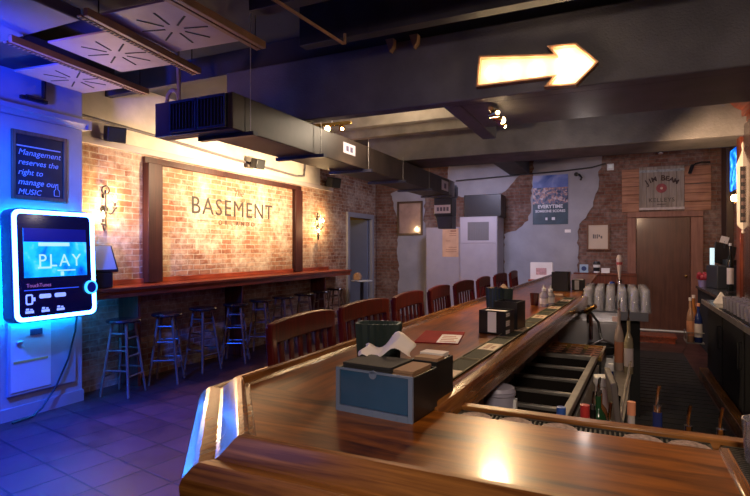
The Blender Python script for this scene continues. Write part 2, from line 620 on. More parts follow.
def dup(root, loc, rotz, label, group=None):
    r = root.copy()
    col.objects.link(r)
    r.location = loc
    r.rotation_euler = (0, 0, rotz)
    r['label'] = label
    if group:
        r['group'] = group
    for ch in list(root.children):
        c = ch.copy()
        col.objects.link(c)
        c.parent = r
        for g in list(ch.children):
            d = g.copy()
            col.objects.link(d)
            d.parent = c
    return r


def on_left(y, z, x=-5.0):     # frame on a surface facing +X : local x -> +Y, local y -> +Z
    return Matrix(((0, 0, 1, x), (1, 0, 0, y), (0, 1, 0, z), (0, 0, 0, 1)))


def on_far(x, z, y=10.75):     # frame on a surface facing -Y : local x -> +X, local y -> +Z
    return Matrix(((1, 0, 0, x), (0, 0, -1, y), (0, 1, 0, z), (0, 0, 0, 1)))


def on_top(x, y, z, rot=0.0):
    return Matrix.Translation((x, y, z)) @ Matrix.Rotation(rot, 4, 'Z')


def B(*a):
    return MB().box(*a)


# ================================================================== STRUCTURE
FY = 10.75
struct('floor', B(-6.4, 1.9, -3.2, 12.2, -0.12, 0), tiles('quarry tile'))
struct('ceiling', B(-6.4, 1.9, -3.2, 12.2, 3.34, 3.44), ceilp)
# left brick wall with the doorway near the far corner
wl = MB()
wl.box(-5.2, -5.0, -3.2, 9.42, 0, 2.6)
wl.box(-5.2, -5.0, 10.52, FY + 0.2, 0, 2.6)
wl.box(-5.2, -5.0, 9.42, 10.52, 2.16, 2.6)
wall_left = struct('wall_left', wl, brick_l)
obj('upper_plaster', B(-5.2, -4.995, -3.2, 8.3, 2.6, 3.34), cream, wall_left)
obj('upper_brick', B(-5.2, -5.0, 8.3, FY + 0.2, 2.6, 3.34), brick_l, wall_left)
# doorway, passage and half open door
dr = MB()
dr.box(-5.06, -4.96, 9.34, 9.44, 0, 2.24)
dr.box(-5.06, -4.96, 10.50, 10.60, 0, 2.24)
dr.box(-5.06, -4.96, 9.44, 10.50, 2.14, 2.24)
door2 = struct('door_2', dr, mat('grey trim paint', (0.27, 0.27, 0.30), 0.5), 0.006)
obj('door_leaf', B(-5.95, -5.06, 10.44, 10.49, 0.01, 2.13), mat('blue grey door', (0.24, 0.27, 0.36), 0.45), door2)
obj('door_handle', MB().cyl((-5.85, 10.44, 1.0), (-5.85, 10.38, 1.0), 0.012).sph((-5.85, 10.37, 1.0), 0.028), steel, door2)
ps = MB()
ps.box(-6.3, -6.2, 9.0, 11.0, 0, 2.7).box(-6.3, -5.2, 8.9, 9.0, 0, 2.7).box(-6.3, -5.2, 11.0, 11.1, 0, 2.7).box(-6.3, -5.2, 8.9, 11.1, 2.7, 2.8)
struct('wall_passage', ps, mat('yellow passage paint', (0.50, 0.36, 0.15), 0.7))
lamp('passage_light', 'POINT', (-5.6, 9.5, 2.3), 3.0, (1, 0.7, 0.35), 0.1)
# far wall: brick with rough skims of grey plaster
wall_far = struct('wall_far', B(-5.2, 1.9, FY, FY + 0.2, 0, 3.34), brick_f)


def ragged(pts, step=0.07, amp=0.028):
    out = []
    n = len(pts)
    for i in range(n):
        a, b = Vector(pts[i]), Vector(pts[(i + 1) % n])
        d = b - a
        k = max(1, int(d.length / step))
        nrm = Vector((-d.y, d.x)).normalized()
        for j in range(k):
            p = a + d * j / k
            if j:
                p = p + nrm * random.uniform(-amp, amp)
            out.append((p.x, p.y))
    return out


pl = MB()
pl.prism(ragged([(-1.50, 3.3), (-1.56, 2.3), (-1.62, 2.05), (-1.8, 1.9), (-2.1, 1.78), (-2.1, 0.02), (-0.70, 0.02), (-0.70, 1.82), (-0.62, 2.02), (-0.42, 2.3), (-0.34, 2.6), (-0.27, 3.3)]), 0.014, on_far(0, 0))
pl.prism(ragged([(-3.3, 3.3), (-3.25, 2.75), (-3.05, 2.6), (-2.55, 2.55), (-2.15, 2.62), (-1.95, 2.8), (-1.72, 3.1), (-1.70, 3.3)]), 0.014, on_far(0, 0))
pl.prism(ragged([(-4.62, 2.72), (-4.5, 2.3), (-4.45, 1.9), (-4.42, 0.02), (-3.0, 0.02), (-3.0, 1.7), (-3.72, 1.72), (-3.85, 2.1), (-3.8, 2.72), (-4.1, 2.86)]), 0.014, on_far(0, 0))
obj('plaster_skim', pl, plaster, wall_far)
struct('wall_right', B(1.7, 1.9, -3.2, FY, 0, 3.34), brick('brick right wall', ('Y', 'Z'), (0.16, 0.07, 0.05), (0.24, 0.12, 0.085), (0.18, 0.15, 0.13)))
struct('wall_back', B(-5.2, 1.9, -3.2, -3.0, 0, 3.34), brick('brick back wall', ('X', 'Z'), (0.26, 0.11, 0.07), (0.36, 0.18, 0.11), (0.30, 0.24, 0.2)))
# painted pier carrying the jukebox
pier = struct('wall_pier', B(-5.0, -4.78, -3.0, 3.43, 0, 3.34), pierp, 0.01)
co = MB()
co.prism([(0, 0), (0.035, 0), (0.05, 0.03), (0.075, 0.045), (0.085, 0.085), (0, 0.085)], 6.45, Matrix(((1, 0, 0, -4.78), (0, 0, -1, 3.43), (0, 1, 0, 2.66), (0, 0, 0, 1))))
co.box(-5.0, -4.70, 3.43, 3.47, 2.66, 2.745)
obj('cornice', co, pierp, pier)
struct('baseboard_pier', B(-4.78, -4.762, -3.0, 3.43, 0, 0.11), mat('pier skirting', (0.34, 0.33, 0.33), 0.6))
# frame of red wood on the lettered wall
struct('trim_1', B(-5.0, -4.955, 4.33, 7.62, 2.49, 2.565), frame_dark, 0.004)
struct('trim_2', B(-5.0, -4.90, 4.33, 4.54, 1.10, 2.49), frame_dark, 0.005)
struct('trim_3', B(-5.0, -4.93, 7.40, 7.62, 1.10, 2.49), frame_dark, 0.005)
struct('trim_4', B(-5.0, -4.965, 3.43, 8.75, 2.585, 2.66), mat('picture rail paint', (0.40, 0.33, 0.30), 0.6), 0.006)
# the big beam with the arrow, the plaster beam behind it, the short boxed beam between
bm5 = MB()
bm5.box(-3.3, 1.7, 3.80, 3.93, 2.60, 3.13).box(-1.10, 1.7, 3.93, 4.75, 2.603, 3.34)
struct('trim_5', bm5, beamp, 0.012)
struct('trim_61', B(-5.0, 1.7, 3.84, 3.92, 3.13, 3.34), ceilp)
struct('trim_6', B(-2.95, 1.7, 6.10, 6.75, 2.60, 3.34), beamp2, 0.012)
struct('trim_7', B(-1.24, -1.10, 3.93, 5.25, 2.60, 3.2), beamp, 0.01)
k = 8
for (y, z0, m, x0, x1) in ((0.35, 3.06, joistp, -5.0, 1.7), (0.95, 3.06, joistp, -5.0, 1.7), (1.55, 3.06, joistp, -2.2, 1.7), (2.15, 3.06, joistp, -2.2, 1.7),
                           (2.75, 3.06, joistp, -2.2, 1.7), (3.35, 3.04, joistp, -2.2, 1.7), (5.0, 2.80, joistw, -3.1, -1.22), (5.50, 2.80, joistw, -3.1, -1.22),
                           (5.05, 2.95, joistp, -1.22, 1.7), (5.50, 2.95, joistp, -1.22, 1.7), (7.5, 3.12, joistp, -5, 1.7), (8.3, 3.12, joistp, -5, 1.7), (9.1, 3.12, joistp, -5, 1.7), (9.9, 3.12, joistp, -5, 1.7)):
    struct('trim_%d' % k, B(x0, x1, y, y + 0.10, z0, 3.34), m, 0.004)
    k += 1
struct('trim_%d' % k, B(-1.98, -1.60, 6.75, FY, 2.98, 3.34), joistp, 0.01)
k += 1
struct('trim_%d' % k, B(-5.0, -3.25, 0.5, 2.32, 3.02, 3.10), mat('ceiling board paint', (0.13, 0.13, 0.15), 0.6), 0.01)      # dark boarding over the pier
k += 1
struct('trim_%d' % k, B(-5.0, -4.1, 2.32, 3.25, 3.06, 3.14), joistp)
k += 1
struct('trim_%d' % k, B(-3.1, -1.34, 4.0, 6.08, 3.10, 3.14), joistw)
k += 1
# back bar end post on the right wall
struct('trim_%d' % k, B(1.60, 1.70, 10.05, 10.5, 0, 3.30), mat('dark post', (0.03, 0.014, 0.012), 0.5), 0.004)
k += 1
# far door, wood frame
d1 = struct('door_1', B(0.315, 1.165, FY - 0.035, FY, 0.012, 2.05), doorwood, 0.004)
fr = MB()
fr.box(0.165, 0.305, FY - 0.055, FY, 0, 2.05).box(1.175, 1.365, FY - 0.055, FY, 0, 2.05).box(0.165, 1.365, FY - 0.055, FY, 2.06, 2.16)
obj('door_frame', fr, frame_wood, d1, bev=0.004)
obj('threshold_strip', B(0.32, 1.165, FY - 0.06, FY - 0.03, 0.0, 0.022), mat('pale threshold', (0.75, 0.78, 0.7), 0.3), d1)  # pale strip painted in for the light gap under the door
obj('door_handle', MB().cyl((1.10, FY - 0.035, 1.0), (1.10, FY - 0.08, 1.0), 0.01).sph((1.10, FY - 0.09, 1.0), 0.025), brass, d1)

# ================================================================== BAR COUNTER
bar = thing('bar_counter', 'long glossy brown wood bar counter with a moulded edge, turning the corner in the foreground', 'bar counter')


def mitre(path, w=1.0):
    """path of (x, y) with the inside on the left of travel; returns sweep rows"""
    rows = []
    for i, p in enumerate(path):
        p = Vector(p)
        nrm = []
        if i > 0:
            d = (p - Vector(path[i - 1])).normalized()
            nrm.append(Vector((-d.y, d.x)))
        if i < len(path) - 1:
            d = (Vector(path[i + 1]) - p).normalized()
            nrm.append(Vector((-d.y, d.x)))
        if len(nrm) == 1:
            n = nrm[0]
        else:
            n = (nrm[0] + nrm[1])
            n = n / max(0.2, (n.length_squared / 2))
        rows.append((p.x, p.y, n.x, n.y))
    return rows


OUT = [(-1.02, 9.2), (-1.195, 1.255), (-0.79, 0.777), (0.215, 0.777)]
prof = [(0.0, 0.985), (-0.004, 1.025), (0.002, 1.040), (0.022, 1.058), (0.032, 1.063), (0.048, 1.062), (0.064, 1.060), (0.072, 1.064),
        (0.105, 1.093), (0.112, 1.097), (0.124, 1.098), (0.132, 1.094), (0.137, 1.078), (0.146, 1.0765), (0.152, 1.071), (0.152, 1.02), (0.10, 0.985)]
rows = mitre(OUT)
obj('arm_rail', MB().sweep(prof, rows[:2]), rail_y, bar)
obj('arm_rail', MB().sweep(prof, rows[1:3]), rail_y, bar)
obj('arm_rail', MB().sweep(prof, rows[2:4]), rail_x, bar)


def inner(t):
    return [(x + nx * t, y + ny * t) for x, y, nx, ny in rows]


I = inner(0.15)
topn = MB().prism([I[2], (0.195, I[3][1]), (0.195, 1.31), (I[1][0], 1.31), I[1]], 0.05, Matrix.Translation((0, 0, 1.02)))
obj('bar_top', topn, bar_x, bar)
topl = MB().prism([(I[1][0], 1.31), (-0.47, 1.31), (-0.278, 4.95), (-0.278, 4.99), (-0.30, 5.0), (-0.30, 9.2), I[0]], 0.05, Matrix.Translation((0, 0, 1.02)))
obj('bar_top', topl, bar_y, bar)
# raised lip on the service side
obj('service_edge', MB().sweep([(0, 1.0), (0, 1.062), (0.008, 1.076), (0.03, 1.082), (0.055, 1.080), (0.068, 1.070), (0.068, 1.0)],
                               mitre([(-0.4265, 1.315), (-0.235, 4.95)])), rail_y, bar)
obj('end_strip', B(0.195, 0.215, 0.90, 1.31, 1.0, 1.078), rail_y, bar, bev=0.003)
D = inner(0.30)
fp = MB().sweep([(0.42, 0.0), (0.42, 1.02), (0.46, 1.02), (0.46, 0.0)], mitre([OUT[0], (-1.195, 0.777 + 0.35), (-1.195 + 0.35, 0.777), OUT[3]][0:1] + [OUT[1], OUT[2], OUT[3]]))
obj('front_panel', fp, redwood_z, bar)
obj('back_panel', MB().sweep([(0, 0.0), (0, 1.02), (0.04, 1.02), (0.04, 0)], mitre([(-0.72, 1.62), (-0.355, 8.3)])), redwood_y, bar)
for o_ in bar.children:
    if o_.name.startswith('arm_rail'):
        o_.data.set_sharp_from_angle(angle=R(12))
obj('foot_rail', MB().tube([(-0.93, 8.8, 0.19), (-1.07, 1.35, 0.19)], 0.025, 10), brass, bar)
# lower service ledge behind the short side of the bar
led = MB()
led.box(-0.42, 0.60, 1.31, 1.54, 0.979, 1.008).box(-0.42, 0.29, 1.500, 1.540, 1.008, 1.034).box(0.215, 0.60, 0.777, 1.31, 0.979, 1.008)
obj('service_ledge', led, rail_x, bar, bev=0.004)
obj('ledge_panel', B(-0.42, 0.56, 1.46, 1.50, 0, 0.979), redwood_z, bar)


def drip_mat(name, label, x0, x1, y0, y1, z, axis):
    t = thing(name, label, 'bar mat', ((x0 + x1) / 2, (y0 + y1) / 2, z))
    a, b = (x1 - x0) / 2, (y1 - y0) / 2
    obj('base', B(-a, a, -b, b, 0, 0.004), rubber, t)
    r = MB()
    r.box(-a, a, -b, -b + 0.008, 0.004, 0.016).box(-a, a, b - 0.008, b, 0.004, 0.016).box(-a, -a + 0.008, -b, b, 0.004, 0.016).box(a - 0.008, a, -b, b, 0.004, 0.016)
    if axis == 'X':
        n = int(2 * a / 0.0115)
        for i in range(1, n):
            x = -a + i * 2 * a / n
            r.box(x - 0.0025, x + 0.0025, -b + 0.008, b - 0.008, 0.004, 0.014)
    else:
        n = int(2 * b / 0.0115)
        for i in range(1, n):
            y = -b + i * 2 * b / n
            r.box(-a + 0.008, a - 0.008, y - 0.0025, y + 0.0025, 0.004, 0.014)
    obj('ribs', r, rubber, t)
    return t


drip_mat('drip_mat', 'black ribbed rubber drip mat along the back of the foreground bar end', -0.415, 0.205, 1.325, 1.495, 1.0085, 'X')
drip_mat('drip_mat', 'black ribbed rubber mat at the right end of the foreground bar', 0.225, 0.55, 0.95, 1.49, 1.0085, 'Y')
cw = ['nearest the napkin box', 'second from the napkin box', 'middle one of the row', 'below the red and blue bottle', 'rightmost by the end strip']
for i, x in enumerate((-0.352, -0.245, -0.135, 0.055, 0.152)):
    c = obj('coaster', MB().lathe([(0, 0), (0.042, 0), (0.047, 0.003), (0.047, 0.010), (0.043, 0.014), (0, 0.015)], n=28), stone, loc=(x, 1.402, 1.025))
    tag(c, 'pale speckled round coaster on the drip mat, ' + cw[i], 'coaster', 'coasters on the drip mat')

# ------------------------------------------------------------------ printed rail mats on the long bar
INN = lambda y: -0.425 + (y - 1.36) * (0.365 / 6.94)          # x of the service edge
words = ['nearest the blue fronted napkin box', 'second from the foreground corner', 'beside the middle napkin caddy', 'just past the middle napkin caddy', 'beside the clear squeeze bottles', 'furthest along the bar']
for i in range(6):
    y0 = 1.40 + i * 0.555
    yc = y0 + 0.275
    t = thing('bar_mat', 'narrow dark rubber bar mat with cream print, ' + words[i], 'bar mat', (INN(yc) - 0.115, yc, 1.070), -0.0525, 'printed bar mats along the service edge')
    obj('base', B(-0.044, 0.044, -0.27, 0.27, 0, 0.006), mgreen, t, bev=0.002)
    rim = MB()
    rim.box(-0.044, -0.040, -0.27, 0.27, 0.006, 0.009).box(0.040, 0.044, -0.27, 0.27, 0.006, 0.009).box(-0.04, 0.04, -0.27, -0.266, 0.006, 0.008).box(-0.04, 0.04, 0.266, 0.27, 0.006, 0.009)
    obj('rim', rim, mat('mat rim', (0.16, 0.125, 0.07), 0.7), t)
    obj('printed_panel', B(-0.036, 0.036, -0.075, 0.075, 0.006, 0.0075), creaml, t)
    pr = MB()
    for (a, b, c, d) in ((-0.02, 0.0, -0.05, 0.05), (0.008, 0.022, -0.04, 0.02)):
        pr.box(a, b, c, d, 0.0075, 0.0082)
    obj('print', pr, mat('brown print', (0.22, 0.09, 0.05), 0.6, var=0.5, vscale=90), t)

# ------------------------------------------------------------------ napkin caddies


def ribbed_bin(wx, wy, h, n=22):
    b = MB()
    pts = []
    for k in range(n * 2):
        a = 2 * PI * k / (n * 2)
        rr = 1.0 if k % 2 else 0.9
        ca, sa = math.cos(a), math.sin(a)
        q = max(abs(ca), abs(sa)) ** 0.75
        pts.append((ca / q * wx / 2 * rr, sa / q * wy / 2 * rr))
    lo = [b.b.verts.new((x * 0.84, y * 0.84, 0)) for x, y in pts]
    hi = [b.b.verts.new((x, y, h)) for x, y in pts]
    il = [b.b.verts.new((x * 0.9, y * 0.9, h)) for x, y in pts]
    ib = [b.b.verts.new((x * 0.74, y * 0.74, 0.02)) for x, y in pts]
    n2 = len(pts)
    for A, C in ((lo, hi), (hi, il), (il, ib)):
        for k in range(n2):
            k2 = (k + 1) % n2
            b.b.faces.new((A[k], A[k2], C[k2], C[k]))
    b.b.faces.new(lo[::-1])
    b.b.faces.new(ib)
    return b


def crumple(wx, wy, h, seed, lift=0.03):
    def g(t, c, w_):
        return math.exp(-((t - c) / w_) ** 2)

    def f(u, v):
        x = (u - 0.5) * wx + 0.006 * math.sin(7 * v + seed)
        y = (v - 0.5) * wy + 0.006 * math.sin(6 * u + seed)
        z = h * g(u, 0.70, 0.22) * (0.75 + 0.25 * v) + 0.45 * h * g(u, 0.08, 0.13) + lift * math.sin(4 * v + 5 * u)
        return Vector((x, y, z))
    return MB().grid(f, 14, 12)


binm = mat('dark green plastic', (0.020, 0.035, 0.034), 0.38, var=0.2)
frost = mat('frosted blue panel', (0.030, 0.095, 0.21), 0.16, var=0.15, coat=0.6)
clear_edge = mat('clear acrylic edge', (0.16, 0.22, 0.36), 0.15, var=0.1)


def caddy(label, loc, rotz, wx, wy, h, n=2, group='napkin caddies on the bar'):
    """open-topped box with dividers; local y points to the back"""
    t = thing('napkin_caddy', label, 'napkin caddy', loc, rotz, group)
    a, b = wx / 2, wy / 2
    bd = MB()
    bd.box(-a, a, -b, b, 0, 0.006)
    bd.box(-a, a, -b, -b + 0.005, 0, h).box(-a, a, b - 0.005, b, 0, h)
    bd.box(-a, -a + 0.005, -b, b, 0, h).box(a - 0.005, a, -b, b, 0, h)
    obj('body', bd, black, t, bev=0.0015)
    dv = MB()
    for i in range(1, n):
        y = -b + i * wy / n
        dv.box(-a + 0.005, a - 0.005, y - 0.002, y + 0.002, 0.006, h * 0.92)
    obj('divider', dv, black, t)
    return t


def stack_of(name, label, loc, rotz, wx, wy, h, m, cat='napkins', group=None, n=10):
    b = MB()
    rnd = random.Random(hash(label) % 1000)
    for i in range(n):
        dx, dy = rnd.uniform(-.002, .002), rnd.uniform(-.002, .002)
        b.box(-wx / 2 + dx, wx / 2 + dx, -wy / 2 + dy, wy / 2 + dy, i * h / n, (i + 0.86) * h / n)
    o = obj(name, b, m, loc=loc)
    o.rotation_euler = (0, 0, rotz)
    return tag(o, label, cat, group)


# foreground group
c1 = caddy('wide black napkin caddy with frosted blue front panel in the foreground', (-0.558, 1.275, 1.07), -0.105, 0.228, 0.14, 0.112)
fpn = MB()
fpn.box(-0.100, 0.100, -0.075, -0.071, 0.018, 0.108)
obj('front_panel', fpn, frost, c1)
fe = MB()
fe.box(-0.114, -0.102, -0.077, -0.070, 0.0, 0.114).box(0.102, 0.114, -0.077, -0.070, 0.0, 0.114).box(-0.102, 0.102, -0.077, -0.070, 0.109, 0.114).box(-0.102, 0.102, -0.079, -0.070, 0.0, 0.016)
fe.cyl((0, -0.077, 0.106), (0, -0.072, 0.106), 0.011, n=14)
for i in range(5):
    fe.box(-0.07 + i * 0.035 - 0.003, -0.07 + i * 0.035 + 0.003, -0.080, -0.079, 0.004, 0.012)
obj('panel_frame', fe, clear_edge, c1)
stack_of('napkin_stack', 'stack of black cocktail napkins filling the wide foreground caddy', (-0.588, 1.2795, 1.0765), -0.105, 0.145, 0.122, 0.120, mat('black napkins', (0.016, 0.017, 0.02), 0.8), n=14)
stack_of('napkin_stack', 'stack of brown napkins at the right end of the wide foreground caddy', (-0.483, 1.268, 1.0765), -0.105, 0.055, 0.11, 0.116, napk, n=14)
cb = obj('straw_bin', ribbed_bin(0.150, 0.095, 0.190), binm, loc=(-0.695, 1.52, 1.0705))
cb.rotation_euler = (0, 0, 0.25)
tag(cb, 'dark green ribbed plastic bin behind the wide foreground caddy', 'bin')
nb = obj('paper_napkin', crumple(0.150, 0.085, 0.042, 3, 0.003), paper, loc=(-0.600, 1.375, 1.198), solid=0.0015)
nb.rotation_euler = (0.25, -0.1, 0.15)
tag(nb, 'crumpled white paper napkin lying across the wide foreground caddy', 'napkin')
c2 = caddy('narrow black napkin caddy standing right behind the wide foreground caddy', (-0.487, 1.432, 1.07), -0.105, 0.085, 0.115, 0.115, 2)
sn = stack_of('napkin_stack', 'stack of pale brown napkins in the narrow foreground caddy', (-0.487, 1.405, 1.0765), -0.105, 0.072, 0.048, 0.117, napk, n=12)
wn = stack_of('napkin_stack', 'stack of white napkins at the back of the narrow foreground caddy', (-0.487, 1.459, 1.0765), -0.105, 0.072, 0.045, 0.121, paper, n=12)
# middle group
c3 = caddy('black napkin caddy midway along the bar with white napkin at its front', (-0.556, 2.655, 1.07), -0.16, 0.140, 0.125, 0.118)
obj('front_slot', B(-0.022, 0.022, -0.066, -0.062, 0.01, 0.112), paper, c3)
c4 = caddy('smaller black napkin caddy behind the middle one, beside the bar mats', (-0.520, 2.815, 1.07), -0.16, 0.125, 0.13, 0.150)
stack_of('napkin_stack', 'stack of white napkins in the middle caddy', (-0.549, 2.62, 1.0765), -0.16, 0.115, 0.05, 0.112, paper, n=12)
cb2 = obj('straw_bin', ribbed_bin(0.145, 0.095, 0.205), binm, loc=(-0.605, 2.96, 1.0705))
cb2.rotation_euler = (0, 0, -0.16)
tag(cb2, 'dark green ribbed plastic bin rising behind the middle caddy', 'bin')
nb2 = obj('paper_napkin', crumple(0.10, 0.075, 0.03, 5, 0.004), napk, loc=(-0.605, 2.96, 1.262), solid=0.0015)
tag(nb2, 'crumpled pale brown napkin in the ribbed bin behind the middle caddy', 'napkin')
# far group
c5 = caddy('tall black napkin caddy near the far end of the bar', (-0.515, 5.55, 1.07), -0.05, 0.155, 0.20, 0.19)
c6 = caddy('low black napkin caddy with white napkin front near the far end of the bar', (-0.362, 5.72, 1.071), -0.05, 0.115, 0.13, 0.105)
obj('front_slot', B(-0.03, 0.012, -0.069, -0.065, 0.005, 0.1), paper, c6)
stack_of('napkin_stack', 'stack of white napkins in the low caddy at the far end of the bar', (-0.362, 5.685, 1.0775), -0.05, 0.10, 0.05, 0.108, paper, n=8)
stack_of('napkin_stack', 'flat pile of pale napkins lying in front of the far tall caddy', (-0.50, 4.85, 1.0705), 0.1, 0.13, 0.16, 0.02, napk, n=5)

# ------------------------------------------------------------------ menus
mn = thing('menu', 'red menu card lying flat on the bar between the napkin caddies', 'menu', (-0.77, 2.40, 1.0704), 0.18)
obj('card', B(-0.10, 0.10, -0.17, 0.17, 0, 0.004), red, mn)
obj('white_panel', B(0.0, 0.098, -0.165, 0.06, 0.004, 0.005), paper, mn)
pm = MB()
for i in range(4):
    pm.box(0.012, 0.085 - 0.012 * (i % 2), -0.14 + i * 0.045, -0.12 + i * 0.045, 0.005, 0.0055)
obj('print', pm, mat('menu print', (0.42, 0.16, 0.12), 0.6), mn)

# ------------------------------------------------------------------ squeeze bottles on the bar
def bottle_prof(r, h, neck_r, neck_h, shoulder=0.35):
    return [(0, 0), (r * 0.92, 0), (r, 0.006), (r, h * (1 - shoulder)), (r * 0.93, h * (1 - shoulder * 0.75)), (neck_r * 1.25, h * (1 - shoulder * 0.18)), (neck_r, h), (neck_r, h + neck_h), (0, h + neck_h)]


for i, (x, y, lab) in enumerate(((-0.490, 3.99, 'clear squeeze bottle with white top by the bar mats'), (-0.455, 4.10, 'shorter clear squeeze bottle with white top behind the first one'))):
    t = thing('squeeze_bottle', lab, 'bottle', (x, y, 1.0705 if i == 0 else 1.0705), 0, 'squeeze bottles on the bar')
    hh = 0.115 - 0.012 * i
    obj('body', MB().lathe(bottle_prof(0.03, hh, 0.014, 0.012, 0.3), n=20), glassy('clear plastic %d' % i, (0.9, 0.92, 1), 0.3, 0.35, (0.75, 0.75, 0.85)), t)
    obj('cap', MB().lathe([(0.016, hh), (0.016, hh + 0.018), (0.006, hh + 0.024), (0.005, hh + 0.045), (0, hh + 0.045)], n=16), white, t)
    obj('label_band', MB().lathe([(0.0305, 0.02), (0.0305, 0.06)], n=20), paper, t)
t = obj('dark_tumbler', MB().lathe([(0, 0), (0.028, 0), (0.034, 0.09), (0.031, 0.09), (0.026, 0.008), (0, 0.008)], n=20), mat('dark tumbler glass', (0.06, 0.012, 0.012), 0.15), loc=(-0.565, 4.05, 1.0705))
tag(t, 'dark red tumbler beside the clear squeeze bottles', 'tumbler')

# ================================================================== BAR CHAIRS
def make_chair(label, loc, rotz):
    t = thing('bar_chair', label, 'chair', loc, rotz, 'mahogany bar chairs along the bar')
    # +X is forward (towards the bar); back at x=-0.21
    hw = 0.275
    st = MB()
    st.grid(lambda u, v: Vector((-0.20 + 0.42 * u, (v - 0.5) * 0.47 * (0.94 + 0.1 * u), 0.755 - 0.016 * math.sin(PI * u) * math.sin(PI * v))), 8, 8)
    obj('seat', st, chairwood, t, solid=0.032)
    cr = MB()
    N = 14
    lo, hi = [], []
    pts = []
    for i in range(N + 1):
        y = -hw + 2 * hw * i / N
        k = 1 - (y / hw) ** 2
        pts.append((y, 1.190 + 0.018 * max(0, k) ** 0.8))
    low = [(y, 1.105 + 0.006 * (1 - (y / hw) ** 2)) for y, _ in pts][::-1]
    cr.prism([(y, z) for y, z in low[::-1]] + [(y, z) for y, z in pts[::-1]], 0.028, Matrix(((0, 0, 1, -0.252), (1, 0, 0, 0), (0, 1, 0, 0), (0, 0, 0, 1))))
    obj('crest_rail', cr, chairwood, t, bev=0.006)
    obj('lower_rail', B(-0.235, -0.21, -0.215, 0.215, 0.80, 0.84), chairwood, t, bev=0.004)
    for i in range(6):
        y = -0.1875 + i * 0.075
        s = MB()
        s.prism([(-0.212, 0.835), (-0.222, 0.835), (-0.246, 1.115), (-0.234, 1.115)], 0.030, Matrix(((1, 0, 0, 0), (0, 0, 1, y - 0.015), (0, 1, 0, 0), (0, 0, 0, 1))))
        obj('slat', s, chairwood, t, bev=0.003)
    for sgn in (-1, 1):
        y = sgn * 0.256
        p = MB()
        p.prism([(-0.215, 0.0), (-0.25, 0.0), (-0.225, 0.74), (-0.262, 1.175), (-0.228, 1.175), (-0.188, 0.74)], 0.034, Matrix(((1, 0, 0, 0), (0, 0, 1, y - 0.017), (0, 1, 0, 0), (0, 0, 0, 1))))
        obj('back_post', p, chairwood, t, bev=0.005)
        f = MB()
        f.cyl((0.20, y * 0.98, 0.0), (0.185, y * 0.92, 0.745), 0.015, 0.02, 10)
        obj('front_leg', f, chairwood, t)
        s = MB()
        s.cyl((-0.225, y, 0.34), (0.195, y * 0.96, 0.34), 0.011, n=8).cyl((-0.222, y, 0.5), (0.192, y * 0.96, 0.5), 0.011, n=8)
        obj('side_stretcher', s, chairwood, t)
    obj('front_stretcher', MB().cyl((0.195, -0.225, 0.26), (0.195, 0.225, 0.26), 0.013, n=8), chairwood, t)
    obj('rear_stretcher', MB().cyl((-0.228, -0.232, 0.42), (-0.228, 0.232, 0.42), 0.011, n=8), chairwood, t)
    return t


ORD = ['first', 'second', 'third', 'fourth', 'fifth', 'sixth', 'seventh', 'eighth', 'ninth']
chair0 = None
ys = (2.01, 2.64, 3.27, 3.92, 4.60, 5.33, 6.12, 6.92)
for i, y in enumerate(ys):
    lab = 'slatted mahogany bar chair, %s in the row counted from the foreground corner' % ORD[i]
    if i == 0:
        lab = 'slatted mahogany bar chair nearest the camera, first in the row along the bar'
    loc = (-1.30 + 0.25 + (y - 2) * 0.012 - (0.015 if i == 1 else 0), y, 0)
    rz = (0.03, -0.05, 0.02, 0.04, -0.03, 0.02, -0.04, 0.03)[i]
    if chair0 is None:
        chair0 = make_chair(lab, loc, rz)
    else:
        dup(chair0, loc, rz, lab)

# ================================================================== WALL LEDGE AND STOOLS
lg = thing('drink_ledge', 'long red wood drink ledge under the lettered brick wall', 'ledge', (-5.0, 3.43, 0))
obj('ledge_top', B(0.0, 0.38, 0.02, 5.42, 1.055, 1.09), redwood_y, lg, bev=0.006)
obj('apron', B(0.30, 0.355, 0.02, 5.42, 0.985, 1.055), redwood_y, lg, bev=0.004)
obj('backsplash', B(0.0, 0.022, 0.02, 5.17, 1.09, 1.15), redwood_y, lg, bev=0.003)
for y in (0.58, 2.30, 4.55):
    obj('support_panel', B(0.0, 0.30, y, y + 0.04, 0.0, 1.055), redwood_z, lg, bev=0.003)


def make_stool(label, loc, rotz):
    t = thing('bar_stool', label, 'stool', loc, rotz, 'round seat stools under the wall ledge')
    obj('seat', MB().lathe([(0, 0.735), (0.14, 0.735), (0.163, 0.742), (0.168, 0.755), (0.160, 0.768), (0.13, 0.774), (0, 0.770)], n=28), mat('black stool seat', (0.030, 0.016, 0.014), 0.22, var=0.2, coat=0.4), t)
    P = []
    for k in range(4):
        a = PI / 4 + k * PI / 2
        top = Vector((0.105 * math.cos(a), 0.105 * math.sin(a), 0.738))
        bot = Vector((0.215 * math.cos(a), 0.215 * math.sin(a), 0.0))
        P.append((top, bot))
        obj('leg', MB().cyl(bot, top, 0.0125, 0.0155, 12), stoolwood, t)
    for k in range(4):
        for z in ((0.20, 0.40, 0.58) if k % 2 else (0.26, 0.46, 0.63)):
            a, b = P[k], P[(k + 1) % 4]
            f = 1 - z / 0.738
            obj('rung', MB().cyl(a[0].lerp(a[1], f), b[0].lerp(b[1], f), 0.009, n=8), stoolwood, t)
    return t


